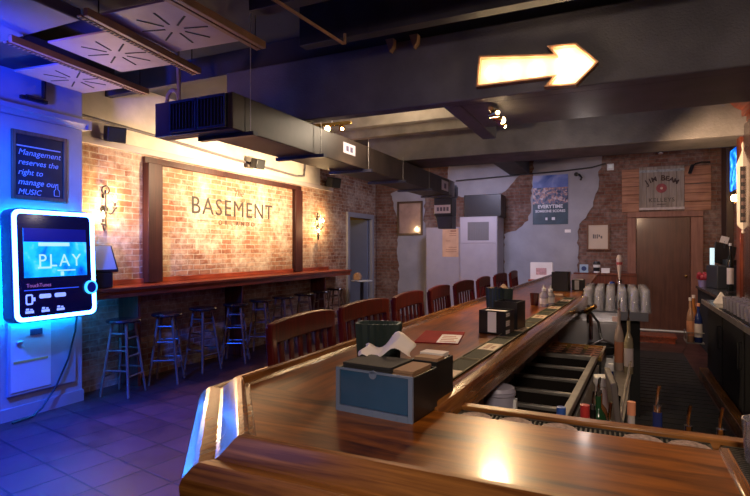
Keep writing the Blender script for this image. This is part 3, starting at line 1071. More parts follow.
stool0 = None
spots = [(-4.61, 3.76), (-4.59, 4.31), (-4.63, 4.91), (-4.58, 5.46), (-4.60, 6.02), (-4.58, 6.54), (-4.57, 7.11), (-4.60, 7.69), (-4.66, 8.30)]
for i, (x, y) in enumerate(spots):
    lab = 'round seat wood stool under the wall ledge, %s counted from the jukebox' % ORD[i]
    if i == 0:
        lab = 'round seat wood stool nearest the jukebox, at the near end of the wall ledge'
    if i == 8:
        lab = 'round seat wood stool at the far end of the wall ledge, beside the small table'
    rz = 0.3 + 0.35 * math.sin(i * 2.3)
    if stool0 is None:
        stool0 = make_stool(lab, (x, y, 0), rz)
    else:
        dup(stool0, (x, y, 0), rz, lab)
# small table by the doorway
tb = thing('side_table', 'small round table with a pale top past the last stool', 'table', (-4.55, 9.15, 0))
obj('table_top', MB().lathe([(0, 0.84), (0.2, 0.84), (0.21, 0.85), (0.21, 0.865), (0, 0.87)], n=28), mat('pale laminate', (0.46, 0.50, 0.54), 0.35), tb)
obj('pedestal', MB().cyl((0, 0, 0.02), (0, 0, 0.84), 0.035), black, tb)
obj('base', MB().lathe([(0, 0), (0.19, 0), (0.19, 0.01), (0.04, 0.035), (0, 0.035)], n=24), black, tb)
bg = obj('paper_bag', MB().prism([(-0.07, 0), (0.07, 0), (0.075, 0.08), (0.04, 0.13), (-0.03, 0.15), (-0.072, 0.1)], 0.10, on_far(0, 0, 0.05)), napk, loc=(-4.62, 9.10, 0.871), bev=0.01)
tag(bg, 'crumpled brown paper bag on the small pale table', 'bag')

# ================================================================== LETTERED WALL
sg = thing('wall_lettering', 'dark painted lettering on the brick, a large bar name between red wood posts', 'wall sign', (-5.0, 5.96, 2.05))
ML = Matrix(((0, 0, 1, 0.004), (1, 0, 0, 0), (0, 1, 0, 0), (0, 0, 0, 1)))
obj('word', MB().text('BASEMENT', 0.325, ML, 0.004, 'CENTER', 0.0, 0, 1.16), paint_t, sg)
obj('word', MB().text('The', 0.14, ML @ Matrix.Translation((0.05, 0.235, 0)) @ Matrix.Rotation(0.08, 4, 'Z'), 0.004, 'CENTER', 0, 0.4), paint_f, sg)
for i, ch in enumerate('ORLANDO'):
    obj('letter', MB().text(ch, 0.095, ML @ Matrix.Translation((0.03 + (i - 3) * 0.118, -0.20, 0)), 0.004, 'CENTER'), paint_f, sg)
ln = MB()
ln.box(0.002, 0.004, -0.75, -0.45, -0.188, -0.182).box(0.002, 0.004, 0.5, 0.62, -0.188, -0.182)
obj('rule', ln, paint_f, sg)


def sconce(label, y, z):
    t = thing('wall_sconce', label, 'wall lamp', (-5.0, y, z), 0, 'iron wall lamps on the brick')
    obj('back_plate', MB().cyl((0.0, 0, -0.05), (0.012, 0, -0.05), 0.045).cyl((0, 0, 0.10), (0.012, 0, 0.10), 0.03), iron, t)
    s = MB()
    s.tube([(0.03, 0.0, 0.16), (0.03, 0.0, -0.24)], 0.010)
    ring = [(0.03 + 0.0, 0.045 * math.cos(a * PI / 8), 0.16 + 0.045 * math.sin(a * PI / 8)) for a in range(17)]
    s.tube(ring, 0.009)
    s.tube([(0.0, 0, -0.05), (0.03, 0, -0.05)], 0.012)
    obj('stem', s, iron, t)
    for (yy, zz) in ((0.075, -0.02), (-0.07, -0.20)):
        a = MB()
        a.tube([(0.03, 0, zz - 0.02)] + [(0.03 + 0.05 * i / 6, yy * i / 6, zz - 0.02 - 0.055 * math.sin(PI * i / 6)) for i in range(1, 7)], 0.008)
        a.lathe([(0, 0), (0.022, 0.004), (0.026, 0.02), (0.012, 0.03), (0.012, 0.075), (0, 0.075)], (0.08, yy, zz - 0.02), 12)
        ar = obj('arm', a, iron, t)
        obj('bulb', MB().lathe([(0, 0.0), (0.010, 0.004), (0.017, 0.025), (0.013, 0.05), (0.003, 0.075), (0, 0.076)], (0.08, yy, zz + 0.055), 12), bulbg, ar)
    for (yy, zz) in ((0.075, 0.07), (-0.07, -0.11)):
        lamp('sconce_bulb', 'POINT', (-5.0 + 0.10, y + yy, z + zz), 30, (1.0, 0.64, 0.30), 0.03)
    return t


sconce('two bulb iron wall lamp glowing on the brick between jukebox and lettered wall', 3.83, 1.96)
sconce('two bulb iron wall lamp glowing on the brick beyond the lettered wall', 8.20, 1.93)


def wall_speaker(label, x, y, z, rz, s=1.0, tilt=0.25):
    t = thing('loudspeaker', label, 'speaker', (x, y, z), rz, 'small black loudspeakers on the left wall')
    b = MB()
    b.prism([(-0.06 * s, -0.11 * s), (0.07 * s, -0.09 * s), (0.07 * s, 0.09 * s), (-0.06 * s, 0.11 * s)], 0.16 * s, Matrix.Translation((0, 0, -0.08 * s)) @ Matrix.Rotation(tilt, 4, 'Y'))
    o = obj('cabinet', b, black, t, bev=0.01)
    g = MB()
    g.box(0.071 * s, 0.076 * s, -0.08 * s, 0.08 * s, 0.01 * s, 0.15 * s, Matrix.Translation((0, 0, -0.08 * s)) @ Matrix.Rotation(tilt, 4, 'Y'))
    obj('grille', g, blackm, t)
    obj('bracket', MB().cyl((-0.06 * s, 0, 0), (-0.16 * s, 0, 0.0), 0.012).cyl((-0.16 * s, 0, -0.04), (-0.16 * s, 0, 0.04), 0.02), iron, t)
    return t


wall_speaker('black loudspeaker above the jukebox end of the brick wall', -4.82, 3.83, 2.70, -0.5, 1.0)
wall_speaker('small black loudspeaker above the lettered wall', -4.80, 6.20, 2.74, -0.2, 0.9)
wall_speaker('black loudspeaker high on the wall past the lettered frame', -4.80, 8.45, 2.72, -0.4, 1.15)
cd = MB()
pts = [(-4.97, 3.5, 2.86), (-4.97, 4.5, 2.83), (-4.97, 5.9, 2.77), (-4.97, 6.6, 2.76), (-4.97, 7.5, 2.73), (-4.97, 7.72, 2.76), (-4.97, 7.75, 2.9), (-4.97, 7.75, 3.3)]
tag(obj('cable_conduit', MB().tube(pts, 0.018), mat('dark conduit', (0.14, 0.12, 0.12), 0.5)), 'dark cable conduit running along the plaster above the lettered wall', 'conduit')

# ================================================================== JUKEBOX
jk = thing('jukebox', 'wall mounted digital jukebox with glowing blue border and cyan screen', 'jukebox', (-4.60, 3.035, 1.35))
jk.rotation_euler = (0, R(-3.0), 0)
jk.scale = (1, 1.01, 1.07)


def rrect(w, h, r, n=6):
    out = []
    for cx, cy, a0 in ((w / 2 - r, h / 2 - r, 0), (-w / 2 + r, h / 2 - r, 90), (-w / 2 + r, -h / 2 + r, 180), (w / 2 - r, -h / 2 + r, 270)):
        for i in range(n + 1):
            a = R(a0 + 90 * i / n)
            out.append((cx + r * math.cos(a), cy + r * math.sin(a)))
    return out


def ring_prism(mb, o, i, h, M):
    n = len(o)
    V = [[mb.b.verts.new(M @ Vector((x, y, z))) for x, y in p] for p, z in ((o, 0), (o, h), (i, h), (i, 0))]
    for a in range(4):
        A, Cc = V[a], V[(a + 1) % 4]
        for k in range(n):
            k2 = (k + 1) % n
            mb.b.faces.new((A[k], A[k2], Cc[k2], Cc[k]))
    return mb


JM = lambda x: Matrix(((0, 0, 1, x), (1, 0, 0, 0), (0, 1, 0, 0), (0, 0, 0, 1)))
obj('body', MB().prism(rrect(0.76, 0.92, 0.07), 0.145, JM(-0.13)), mat('jukebox shell', (0.03, 0.035, 0.06), 0.3), jk, bev=0.006)
obj('glass_front', MB().prism(rrect(0.66, 0.83, 0.03), 0.008, JM(0.015)), mat('black glass', (0.006, 0.008, 0.02), 0.12), jk)
obj('light_border', ring_prism(MB(), rrect(0.735, 0.895, 0.06), rrect(0.675, 0.835, 0.04), 0.014, JM(0.015)), neon, jk)
# lamp strip on the rear of the shell that lights the wall
obj('rear_light_strip', ring_prism(MB(), rrect(0.69, 0.86, 0.065), rrect(0.66, 0.83, 0.05), 0.018, JM(-0.148)), backled, jk)
scr = obj('screen', B(0.0232, 0.026, -0.285, 0.285, -0.10, 0.30), picture('jukebox picture', [(0.3, (0.0, 0.05, 0.30)), (0.48, (0.0, 0.42, 0.75)), (0.62, (0.02, 0.62, 0.85)), (0.75, (0.3, 0.85, 0.95))], 4.5, 0.8, 0.85), jk)
obj('screen_shade', B(0.026, 0.0265, -0.285, 0.285, 0.19, 0.30), mat('screen header', (0.01, 0.02, 0.12), 0.2), scr)
ic = MB()
ic.box(0.026, 0.0275, -0.16, 0.12, 0.155, 0.185)
ic.text('PLAY', 0.15, JM(0.0275) @ Matrix.Translation((0.03, 0.03, 0)), 0.001, 'CENTER', 0, 0, 1.25)
ic.box(0.026, 0.0275, -0.17, -0.05, -0.03, -0.015).box(0.026, 0.0275, 0.0, 0.17, -0.055, -0.045).box(0.026, 0.0275, 0.03, 0.06, -0.095, -0.06)
obj('screen_graphics', ic, whiteg, scr)
obj('maker_name', MB().text('TouchTunes', 0.042, JM(0.0235) @ Matrix.Translation((-0.27, -0.165, 0)), 0.001, 'LEFT'), mat('pink lettering', (0.62, 0.20, 0.22), 0.5, emit=(0.7, 0.2, 0.25), estr=0.35), jk)
obj('divider_line', B(0.0232, 0.0245, -0.29, 0.20, -0.205, -0.198), mat('blue line', (0.05, 0.12, 0.5), 0.3, emit=(0.05, 0.15, 0.7), estr=0.5), jk)
ctl = MB()
iconm = mat('icon white', (0.75, 0.78, 0.85), 0.4, emit=(0.5, 0.6, 0.9), estr=0.6)
ring_prism(ctl, rrect(0.06, 0.085, 0.015), rrect(0.038, 0.06, 0.01), 0.003, JM(0.0232) @ Matrix.Translation((-0.25, -0.275, 0)))
ctl.box(0.0232, 0.026, -0.222, -0.20, -0.29, -0.26)
obj('card_reader', ctl, iconm, jk)
for x in (-0.115, 0.02):
    b = MB().prism(rrect(0.10, 0.035, 0.012), 0.006, JM(0.0232) @ Matrix.Translation((x, -0.255, 0)))
    obj('bill_slot', b, iconm, jk)
for x in (-0.25, -0.115, 0.02):
    b = MB()
    b.box(0.0232, 0.0255, x - 0.035, x + 0.035, -0.385, -0.365).box(0.0232, 0.0255, x - 0.03, x - 0.005, -0.36, -0.345).box(0.0232, 0.0255, x + 0.005, x + 0.025, -0.362, -0.350)
    obj('pay_icon', b, iconm, jk)
obj('dial', MB().prism([(0.052 * math.cos(a * PI / 16), 0.052 * math.sin(a * PI / 16)) for a in range(32)], 0.022, JM(0.02) @ Matrix.Translation((0.315, -0.21, 0))), mat('dial blue', (0.01, 0.03, 0.12), 0.25), jk)
obj('dial_ring', ring_prism(MB(), [(0.060 * math.cos(a * PI / 16), 0.060 * math.sin(a * PI / 16)) for a in range(32)], [(0.047 * math.cos(a * PI / 16), 0.047 * math.sin(a * PI / 16)) for a in range(32)], 0.026, JM(0.02) @ Matrix.Translation((0.315, -0.21, 0))), ringg, jk)

# chalkboard above
cbd = thing('chalkboard', 'framed chalkboard with white handwriting on the pier above the jukebox', 'chalkboard', (-4.78, 3.005, 2.235))
obj('slate', B(0, 0.012, -0.215, 0.215, -0.27, 0.27), mat('slate', (0.010, 0.012, 0.022), 0.6, var=0.3), cbd)
fr = MB()
fr.box(0, 0.025, -0.25, -0.215, -0.305, 0.305).box(0, 0.025, 0.215, 0.25, -0.305, 0.305).box(0, 0.025, -0.215, 0.215, 0.27, 0.305).box(0, 0.025, -0.215, 0.215, -0.305, -0.27)
obj('frame', fr, wood('chalkboard frame', (0.12, 0.06, 0.035), (0.24, 0.12, 0.07), 'Z', 0.5), cbd, bev=0.004)
chalk = mat('chalk', (0.55, 0.55, 0.62), 0.9)
for i, (wd, s) in enumerate((('Management', 0.075), ('reserves the', 0.072), ('right to', 0.072), ('manage our', 0.075), ('MUSIC', 0.07))):
    obj('handwriting', MB().text(wd, s, JM(0.0125) @ Matrix.Translation((-0.195, 0.115 - i * 0.088, 0)), 0.001, 'LEFT', 0, 0.25), chalk, cbd)
dl = MB()
dl.box(0.012, 0.0132, -0.21, 0.19, 0.165, 0.176)
dl.tube([(0.0125, 0.13, -0.25), (0.0125, 0.13, -0.20), (0.0125, 0.145, -0.185), (0.0125, 0.145, -0.15), (0.0125, 0.165, -0.15), (0.0125, 0.165, -0.185), (0.0125, 0.18, -0.20), (0.0125, 0.18, -0.25), (0.0125, 0.13, -0.25)], 0.003, 4)
obj('chalk_drawing', dl, chalk, cbd)

# panel below the jukebox
eb = thing('service_cabinet', 'flat white service cabinet on the pier below the jukebox', 'wall cabinet', (-4.78, 3.03, 0.49))
obj('case', B(0, 0.03, -0.31, 0.31, -0.28, 0.42), pierp, eb, bev=0.006)
obj('door_panel', B(0.03, 0.036, -0.29, 0.06, -0.25, 0.34), mat('panel white', (0.60, 0.58, 0.57), 0.45), eb, bev=0.003)
obj('nameplate', B(0.036, 0.04, -0.13, -0.02, 0.23, 0.285), mat('dark plate', (0.04, 0.05, 0.1), 0.4), eb)
obj('latch', B(0.036, 0.06, -0.25, -0.20, 0.165, 0.195), steel, eb, bev=0.004)
obj('yellow_strip', B(0.036, 0.040, -0.27, 0.03, 0.0, 0.02), mat('yellow strip', (0.62, 0.40, 0.10), 0.5), eb)
pts = [(-4.755, 3.36, 0.93), (-4.735, 3.32, 0.70), (-4.72, 3.24, 0.45), (-4.715, 3.12, 0.22), (-4.70, 2.98, 0.06), (-4.68, 2.88, 0.012), (-4.66, 2.70, 0.012)]
tag(obj('power_cable', MB().tube(pts, 0.009), black), 'black power cable hanging from the jukebox down to the floor', 'cable')
# pale slanted terminal on the ledge end
tm = thing('touch_terminal', 'pale slanted touch terminal with black edge at the jukebox end of the ledge', 'terminal', (-4.71, 3.62, 1.095), 0.0)
TM = Matrix.Translation((0, -0.02, 0.27)) @ Matrix.Rotation(R(-22), 4, 'Y')
obj('housing', MB().box(-0.02, 0.015, -0.14, 0.14, -0.12, 0.17, TM), black, tm, bev=0.006)
obj('face', MB().box(0.015, 0.018, -0.128, 0.118, -0.095, 0.16, TM), mat('pale face', (0.50, 0.46, 0.43), 0.5), tm)
obj('stand', B(-0.06, 0.05, -0.13, 0.06, 0, 0.16), black, tm, bev=0.01)
pk = MB()
pk.tube([(-4.74, 3.02, 3.02), (-4.74, 3.02, 2.86), (-4.73, 3.0, 2.84), (-4.73, 2.86, 2.84)], 0.02)
pk.box(-4.78, -4.74, 2.83, 3.06, 2.82, 2.85)
tag(obj('wall_bracket', pk, black), 'black bent pipe bracket on the pier above the cornice', 'bracket')

# ================================================================== DUCT
dt = thing('air_duct', 'long dark rectangular air duct hanging under the beams along the room', 'duct', (-2.72, 2.78, 2.31))
obj('duct_body', B(-0.03, 0.36, 0.13, 5.30, 0.0, 0.25), ductp, dt, bev=0.006)
obj('end_plenum', B(-0.36, 0.36, 0.0, 0.13, 0.0, 0.25), ductp, dt, bev=0.006)
fl = None
for i in range(6):
    y = 0.12 + i * 0.95
    f = MB()
    f.box(-0.06, 0.44, y, y + 0.05, -0.028, 0.0)
    obj('flange', f, ductb, dt)
    obj('hanger_wire', MB().cyl((0.40, y + 0.02, 0.0), (0.40, y + 0.02, 1.0 if (y + 2.78 < 3.75 or y + 2.78 > 6.8) else 0.28), 0.003, n=6), steel_d, dt)
for sx in (-0.065, 0.195):
    v = MB()
    v.box(sx - 0.125, sx + 0.125, -0.03, 0.0, 0.012, 0.03).box(sx - 0.125, sx + 0.125, -0.03, 0.0, 0.22, 0.238)
    v.box(sx - 0.125, sx - 0.110, -0.03, 0.0, 0.03, 0.22).box(sx + 0.110, sx + 0.125, -0.03, 0.0, 0.03, 0.22)
    g = obj('vent_frame', v, ductv, dt)
    s = MB()
    for i in range(7):
        x = sx - 0.09 + i * 0.03
        s.box(x - 0.003, x + 0.003, -0.024, -0.006, 0.03, 0.22)
    s.box(sx - 0.110, sx + 0.110, -0.004, -0.001, 0.03, 0.22)
    obj('vent_slats', s, ductb, g)
dp = MB()
dp.box(0.02, 0.36, 5.30, 5.55, -0.02, 0.235)
obj('end_elbow', dp, black, dt, bev=0.06)


def sticker(label, y, z, wy, h, n):
    t = thing('notice_sticker', label, 'sticker', (-2.36, y, z))
    obj('sheet', B(0.0005, 0.003, -wy / 2, wy / 2, -h / 2, h / 2), mat('sticker white', (0.66, 0.62, 0.74), 0.6), t)
    g = MB()
    for i in range(n):
        yy = (i - (n - 1) / 2) * wy / (n + 1) * 1.0
        g.box(0.003, 0.004, yy - wy / (n + 1) * 0.30, yy + wy / (n + 1) * 0.30, -h * 0.28, h * 0.22)
    obj('print', g, mat('sticker print', (0.14, 0.12, 0.22), 0.6, var=0.6, vscale=120), t)


sticker('white notice sticker with two dark marks on the near part of the duct side', 4.47, 2.46, 0.25, 0.10, 2)
sticker('small white notice sticker near the far end of the duct side', 7.56, 2.44, 0.33, 0.15, 1)
hs = thing('hanging_speaker', 'black loudspeaker with a white notice hanging below the far end of the duct', 'speaker', (-2.46, 7.90, 1.80))
hb = MB()
hb.box(-0.15, 0.14, -0.12, 0.14, 0.20, 0.48)
hb.prism([(-0.08, 0), (0.14, 0), (0.14, 0.20), (-0.13, 0.20)], 0.24, on_far(0, 0, 0.12))
obj('cabinet', hb, black, hs, bev=0.008)
obj('notice', B(-0.14, 0.12, -0.124, -0.12, 0.24, 0.37), mat('sticker white', (0.66, 0.62, 0.74), 0.6), hs)
pn = MB()
for i in range(4):
    pn.box(-0.10 + i * 0.052, -0.064 + i * 0.052, -0.126, -0.124, 0.275, 0.335)
obj('notice_print', pn, mat('sticker print', (0.14, 0.12, 0.22), 0.6), hs)

# ================================================================== ARROW SIGN
ar = thing('arrow_sign', 'lit marquee arrow sign pointing right on the dark beam', 'arrow sign', (-0.535, 3.80, 2.775))
AO = [(-0.398, -0.103), (0.135, -0.105), (0.076, -0.165), (0.282, -0.179), (0.422, -0.043), (0.282, 0.103), (0.096, 0.114), (0.142, 0.052), (-0.376, 0.119)]
AI = []
cen = Vector((0, 0.01))
n = len(AO)
for i in range(n):
    a, p, b = Vector(AO[i - 1]), Vector(AO[i]), Vector(AO[(i + 1) % n])
    d1, d2 = (p - a).normalized(), (b - p).normalized()
    n1, n2 = Vector((-d1.y, d1.x)), Vector((-d2.y, d2.x))
    m_ = (n1 + n2)
    m_ = m_ / max(0.3, m_.length_squared / 2)
    AI.append(tuple(p + m_ * 0.012))
AM = Matrix(((1, 0, 0, 0), (0, 0, -1, 0), (0, 1, 0, 0), (0, 0, 0, 1)))
arrow_w = mat('arrow enamel', (0.85, 0.68, 0.47), 0.45)
obj('back_plate', MB().prism(AO, 0.012, AM), arrow_w, ar)
obj('side_return', ring_prism(MB(), AO, AI, 0.065, AM), mat('arrow side', (0.34, 0.17, 0.09), 0.5), ar)
for i, (bx, bz) in enumerate(((-0.30, 0.003), (-0.145, -0.008), (0.02, -0.02), (0.20, 0.045), (0.19, -0.115), (0.325, -0.04))):
    bb = obj('bulb', MB().lathe([(0, 0), (0.012, 0), (0.013, 0.014), (0.022, 0.03), (0.024, 0.042), (0.016, 0.058), (0, 0.063)], n=16, M=AM @ Matrix.Translation((bx, bz, 0.012))), bulbs, ar)
    lamp('arrow_bulb', 'POINT', (-0.535 + bx, 3.80 - 0.09, 2.775 + bz), 1.15, (1.0, 0.74, 0.42), 0.025)

# ================================================================== TRACK LIGHTS
def track(label, loc, rotz, n, heads):
    t = thing('track_light', label, 'ceiling light', loc, rotz, 'ceiling track lights')
    obj('track_bar', B(-0.20, 0.20, -0.018, 0.018, 0.0, 0.03), brass if n else white, t, bev=0.004)
    obj('drop_rod', MB().cyl((0, 0, 0.03), (0, 0, 3.14 - loc[2] if loc[0] < -2 else 2.60 - loc[2]), 0.008), white, t)
    for (x, dx, dy, dz) in heads:
        d = Vector((dx, dy, dz)).normalized()
        p = Vector((x, 0, -0.02))
        hd = MB()
        hd.cyl(p + Vector((0, 0, 0.03)), p, 0.008)
        hd.cyl(p - d * 0.02, p + d * 0.05, 0.02, 0.03, 14)
        h = obj('lamp_head', hd, brass, t)
        obj('bulb', MB().sph(p + d * 0.052, 0.026 if abs(x) < 0.05 else 0.014, 12), spotg, h)
    return t


track('track light with glowing lamps above the duct, just behind the dark beam', (-2.40, 4.20, 2.63), 0.05, 1, [(-0.17, -0.4, -1, -0.3), (-0.03, 0.2, -1, -0.25), (0.10, 0.5, -0.8, -0.5)])
track('track light with glowing lamps under the boxed beam, below the arrow sign', (-0.87, 4.12, 2.54), PI / 2, 1, [(-0.14, -0.3, -0.8, 0.1), (0.0, 0.3, -1, -0.3), (0.14, 0.5, -0.8, -0.6)])
sp = thing('ceiling_spot', 'small dark spotlight near the ceiling above the far door', 'spotlight', (0.62, 9.4, 3.0))
obj('can', MB().cyl((0, 0, 0.12), (0, -0.03, 0.0), 0.04), black, sp)
obj('lens', MB().cyl((0, -0.03, 0.0), (0, -0.031, -0.004), 0.034), steel, sp)

# ================================================================== CEILING DIFFUSERS AND RAILS
diffm = mat('diffuser white', (0.34, 0.26, 0.27), 0.55, var=0.08)
slotm = mat('slot black', (0.006, 0.006, 0.008), 0.8)
for i, (cx, cy, rz, lab) in enumerate(((-4.33, 3.04, 0.10, 'pale slotted ceiling diffuser nearest the pier'), (-3.47, 2.77, 0.09, 'pale slotted ceiling diffuser in the middle of three'), (-2.72, 2.62, 0.07, 'pale slotted ceiling diffuser nearest the duct end'))):
    t = thing('ceiling_diffuser', lab, 'ceiling diffuser', (cx, cy, 2.985), rz, 'slotted ceiling diffusers')
    obj('panel', B(-0.30, 0.30, -0.335, 0.335, 0, 0.015), diffm, t, bev=0.003)
    s = MB()
    for kk in range(8):
        a = kk * PI / 4 + 0.2
        M_ = Matrix.Rotation(a, 4, 'Z')
        s.box(0.07, 0.24, -0.006, 0.006, -0.003, 0.0, M_)
    obj('slots', s, slotm, t)
railb = mat('rail brown', (0.30, 0.17, 0.10), 0.55, var=0.2)
for (a, b, lab) in (((-3.80, 2.20), (-3.95, 3.50), 'brown perforated ceiling rail nearest the pier'), ((-2.95, 2.15), (-3.10, 3.27), 'brown perforated ceiling rail between two diffusers'), ((-2.29, 1.9), (-2.285, 3.05), 'brown ceiling rail nearest the camera beside the duct')):
    d = Vector((b[0] - a[0], b[1] - a[1]))
    L = d.length
    ang = math.atan2(d.y, d.x)
    t = thing('ceiling_rail', lab, 'ceiling rail', (a[0], a[1], 2.93), ang, 'brown ceiling rails')
    obj('bar', B(0, L, 0.0, 0.035, 0, 0.05), railb, t, bev=0.003)
    s = MB()
    s.box(0, L, 0.05, 0.085, 0.0, 0.012)
    obj('strip', s, railb, t)
    if 'perf' in lab:
        h = MB()
        n = int(L / 0.035)
        for q in range(n):
            h.box(q * 0.035 + 0.008, q * 0.035 + 0.026, 0.056, 0.079, -0.002, 0.0)
        obj('holes', h, slotm, t)
    hg = MB()
    for q in (0.1, L - 0.1):
        hg.cyl((q, 0.017, 0.05), (q, 0.017, 0.41), 0.004, n=6)
    obj('hanger', hg, iron, t)
tag(obj('ceiling_conduit', MB().tube([(-1.89, 2.0, 2.98), (-1.80, 3.31, 2.98), (-1.80, 3.34, 2.99), (-1.80, 3.34, 3.06)], 0.012), railb), 'thin metal conduit under the black ceiling in front of the beam', 'conduit')
tag(obj('cable_coil', MB().tube([(-3.55 + 0.07 * math.cos(a * PI / 8), 3.40, 2.80 + 0.09 * math.sin(a * PI / 8)) for a in range(17)] + [(-3.48, 3.40, 2.95), (-3.5, 3.4, 3.3)], 0.018), mat('grey cable', (0.24, 0.2, 0.2), 0.5)), 'looped grey cable hanging past the diffusers', 'cable')
for i, (x, lab) in enumerate(((-1.62, 'left wooden block under the black ceiling in front of the beam'), (-1.42, 'right wooden block under the black ceiling in front of the beam'))):
    b = MB().prism([(-0.035, 0.10), (0.035, 0.10), (0.03, 0.04), (0.0, 0.0)], 0.06, on_far(0, 0, 0))
    tag(obj('wooden_block', b, railb, loc=(x, 3.80, 3.04)), lab, 'block', 'wooden blocks on the beam')

# ================================================================== FAR WALL
def framed(name, label, cat, x, z, wx, h, face, frame_m, fw=0.035, group=None):
    t = thing(name, label, cat, (x, FY, z), 0, group)
    obj('picture', B(-wx / 2 + fw, wx / 2 - fw, -0.022, -0.015, -h / 2 + fw, h / 2 - fw), face, t)
    f = MB()
    a, b = wx / 2, h / 2
    f.box(-a, -a + fw, -0.04, -0.0145, -b, b).box(a - fw, a, -0.04, -0.0145, -b, b).box(-a + fw, a - fw, -0.04, -0.0145, -b, -b + fw).box(-a + fw, a - fw, -0.04, -0.0145, b - fw, b)
    obj('frame', f, frame_m, t, bev=0.004)
    return t


framewd = wood('picture frame wood', (0.10, 0.04, 0.025), (0.20, 0.08, 0.045), 'Z', 0.35)
framed('glazed_picture', 'glazed picture in a dark wood frame on the grey plaster by the corner', 'picture', -4.15, 2.155, 0.60, 0.75, mat('glazed print', (0.34, 0.23, 0.19), 0.08, var=0.2, vscale=5, coat=1.0), mat('dark picture frame', (0.05, 0.02, 0.014), 0.4), 0.045)
fp2 = framed('framed_certificate', 'small framed white paper print on the brick left of the far door', 'picture', -0.335, 1.71, 0.40, 0.51, mat('cream card', (0.50, 0.40, 0.31), 0.6), framewd, 0.03)
mo = MB()
for (x0, x1, z0, z1) in ((-0.09, -0.06, -0.03, 0.05), (-0.05, -0.03, -0.03, 0.045), (-0.02, 0.0, -0.03, 0.05), (0.01, 0.035, 0.0, 0.045), (0.045, 0.075, -0.03, 0.02)):
    mo.box(x0, x1, -0.024, -0.022, z0, z1)
obj('print_mark', mo, mat('grey print', (0.12, 0.1, 0.1), 0.6), fp2)
po = thing('concert_poster', 'dark blue crowd poster with white lettering on the grey plaster', 'poster', (-1.20, FY, 2.45))
obj('sheet', B(-0.33, 0.33, -0.024, -0.0145, -0.485, 0.485), mat('poster blue', (0.022, 0.05, 0.085), 0.4, var=0.3), po)
obj('sky_print', B(-0.33, 0.33, -0.0255, -0.024, 0.20, 0.485), picture('poster sky', [(0.35, (0.02, 0.06, 0.30)), (0.55, (0.15, 0.2, 0.5)), (0.72, (0.35, 0.35, 0.55))], 3, 0.5), po)
obj('crowd_print', B(-0.33, 0.33, -0.0265, -0.0255, -0.08, 0.24), picture('poster crowd', [(0.35, (0.01, 0.02, 0.06)), (0.48, (0.10, 0.12, 0.24)), (0.55, (0.35, 0.16, 0.12)), (0.66, (0.45, 0.42, 0.5))], 16, 0.6), po)
FM = Matrix(((1, 0, 0, 0), (0, 0, -1, -0.0265), (0, 1, 0, 0), (0, 0, 0, 1)))
pw = mat('poster white', (0.60, 0.60, 0.68), 0.5)
obj('poster_words', MB().text('EVERYTIME', 0.095, FM @ Matrix.Translation((0, -0.135, 0)), 0.001, 'CENTER', 0.003), pw, po)
obj('poster_words', MB().text('SOMEONE SCORES', 0.066, FM @ Matrix.Translation((0, -0.225, 0)), 0.001, 'CENTER', 0.002), pw, po)
obj('poster_emblem', MB().box(0.03, 0.09, -0.0265, -0.025, -0.40, -0.345).box(-0.09, -0.05, -0.0265, -0.025, -0.40, -0.35), pw, po)
tag(obj('poster_slip', B(-0.93, -0.82, FY - 0.02, FY - 0.0145, 1.80, 1.86), paper), 'small white paper slip on the plaster below the crowd poster', 'paper')

# grey cabinets and what sits on them
ca = thing('equipment_cabinet', 'tall pale grey cabinet with a top grille under the television', 'cabinet', (-2.475, 10.1, 0))
obj('case', B(-0.37, 0.37, 0.0, 0.63, 0.03, 2.115), acgrey, ca, bev=0.006)
obj('top_panel', B(-0.35, 0.35, -0.008, 0.0, 1.60, 2.09), mat('pale grey enamel', (0.34, 0.31, 0.36), 0.5), ca, bev=0.003)
obj('lower_panel', B(-0.35, 0.35, -0.008, 0.0, 0.08, 1.58), acgrey, ca, bev=0.003)
gr = MB()
for i in range(12):
    gr.box(-0.20 + i * 0.034, -0.188 + i * 0.034, -0.016, -0.008, 1.66, 2.0)
gr.box(-0.21, 0.21, -0.010, -0.008, 1.65, 2.01)
obj('grille', gr, mat('grille grey', (0.13, 0.12, 0.13), 0.5), ca)
obj('plinth', B(-0.36, 0.36, 0.02, 0.6, 0.0, 0.03), black, ca)
cc = thing('equipment_cabinet', 'lower pale grey cabinet carrying the tan paper notice', 'cabinet', (-3.24, 10.28, 0))
obj('case', B(-0.38, 0.38, 0.0, 0.455, 0.02, 1.925), acgrey, cc, bev=0.006)
obj('front_panel', B(-0.36, 0.36, -0.008, 0.0, 0.08, 1.90), acgrey, cc, bev=0.003)
tn = thing('paper_notice', 'tan paper notice stuck on the lower grey cabinet', 'notice', (-3.09, 10.272, 1.61))
obj('sheet', B(-0.17, 0.17, -0.004, -0.0002, -0.29, 0.29), tan, tn)
tp = MB()
for (x0, x1, z0, z1) in ((-0.02, 0.12, 0.14, 0.15), (-0.02, 0.12, 0.18, 0.19), (-0.10, 0.0, 0.03, 0.04), (-0.04, 0.13, -0.10, -0.09), (-0.1, 0.13, -0.15, -0.14), (-0.1, 0.13, -0.19, -0.18), (0.0, 0.12, 0.22, 0.25)):
    tp.box(x0, x1, -0.005, -0.004, z0, z1)
obj('print', tp, mat('notice print', (0.26, 0.11, 0.06), 0.7), tn)
tv = thing('television', 'black television box on top of the tall grey cabinet', 'television', (-2.42, 10.2, 2.1155))
obj('case', B(-0.37, 0.37, 0.0, 0.45, 0.0, 0.44), black, tv, bev=0.01)
obj('screen', B(-0.34, 0.34, -0.006, 0.0, 0.04, 0.41), mat('dark screen', (0.008, 0.008, 0.012), 0.35), tv)
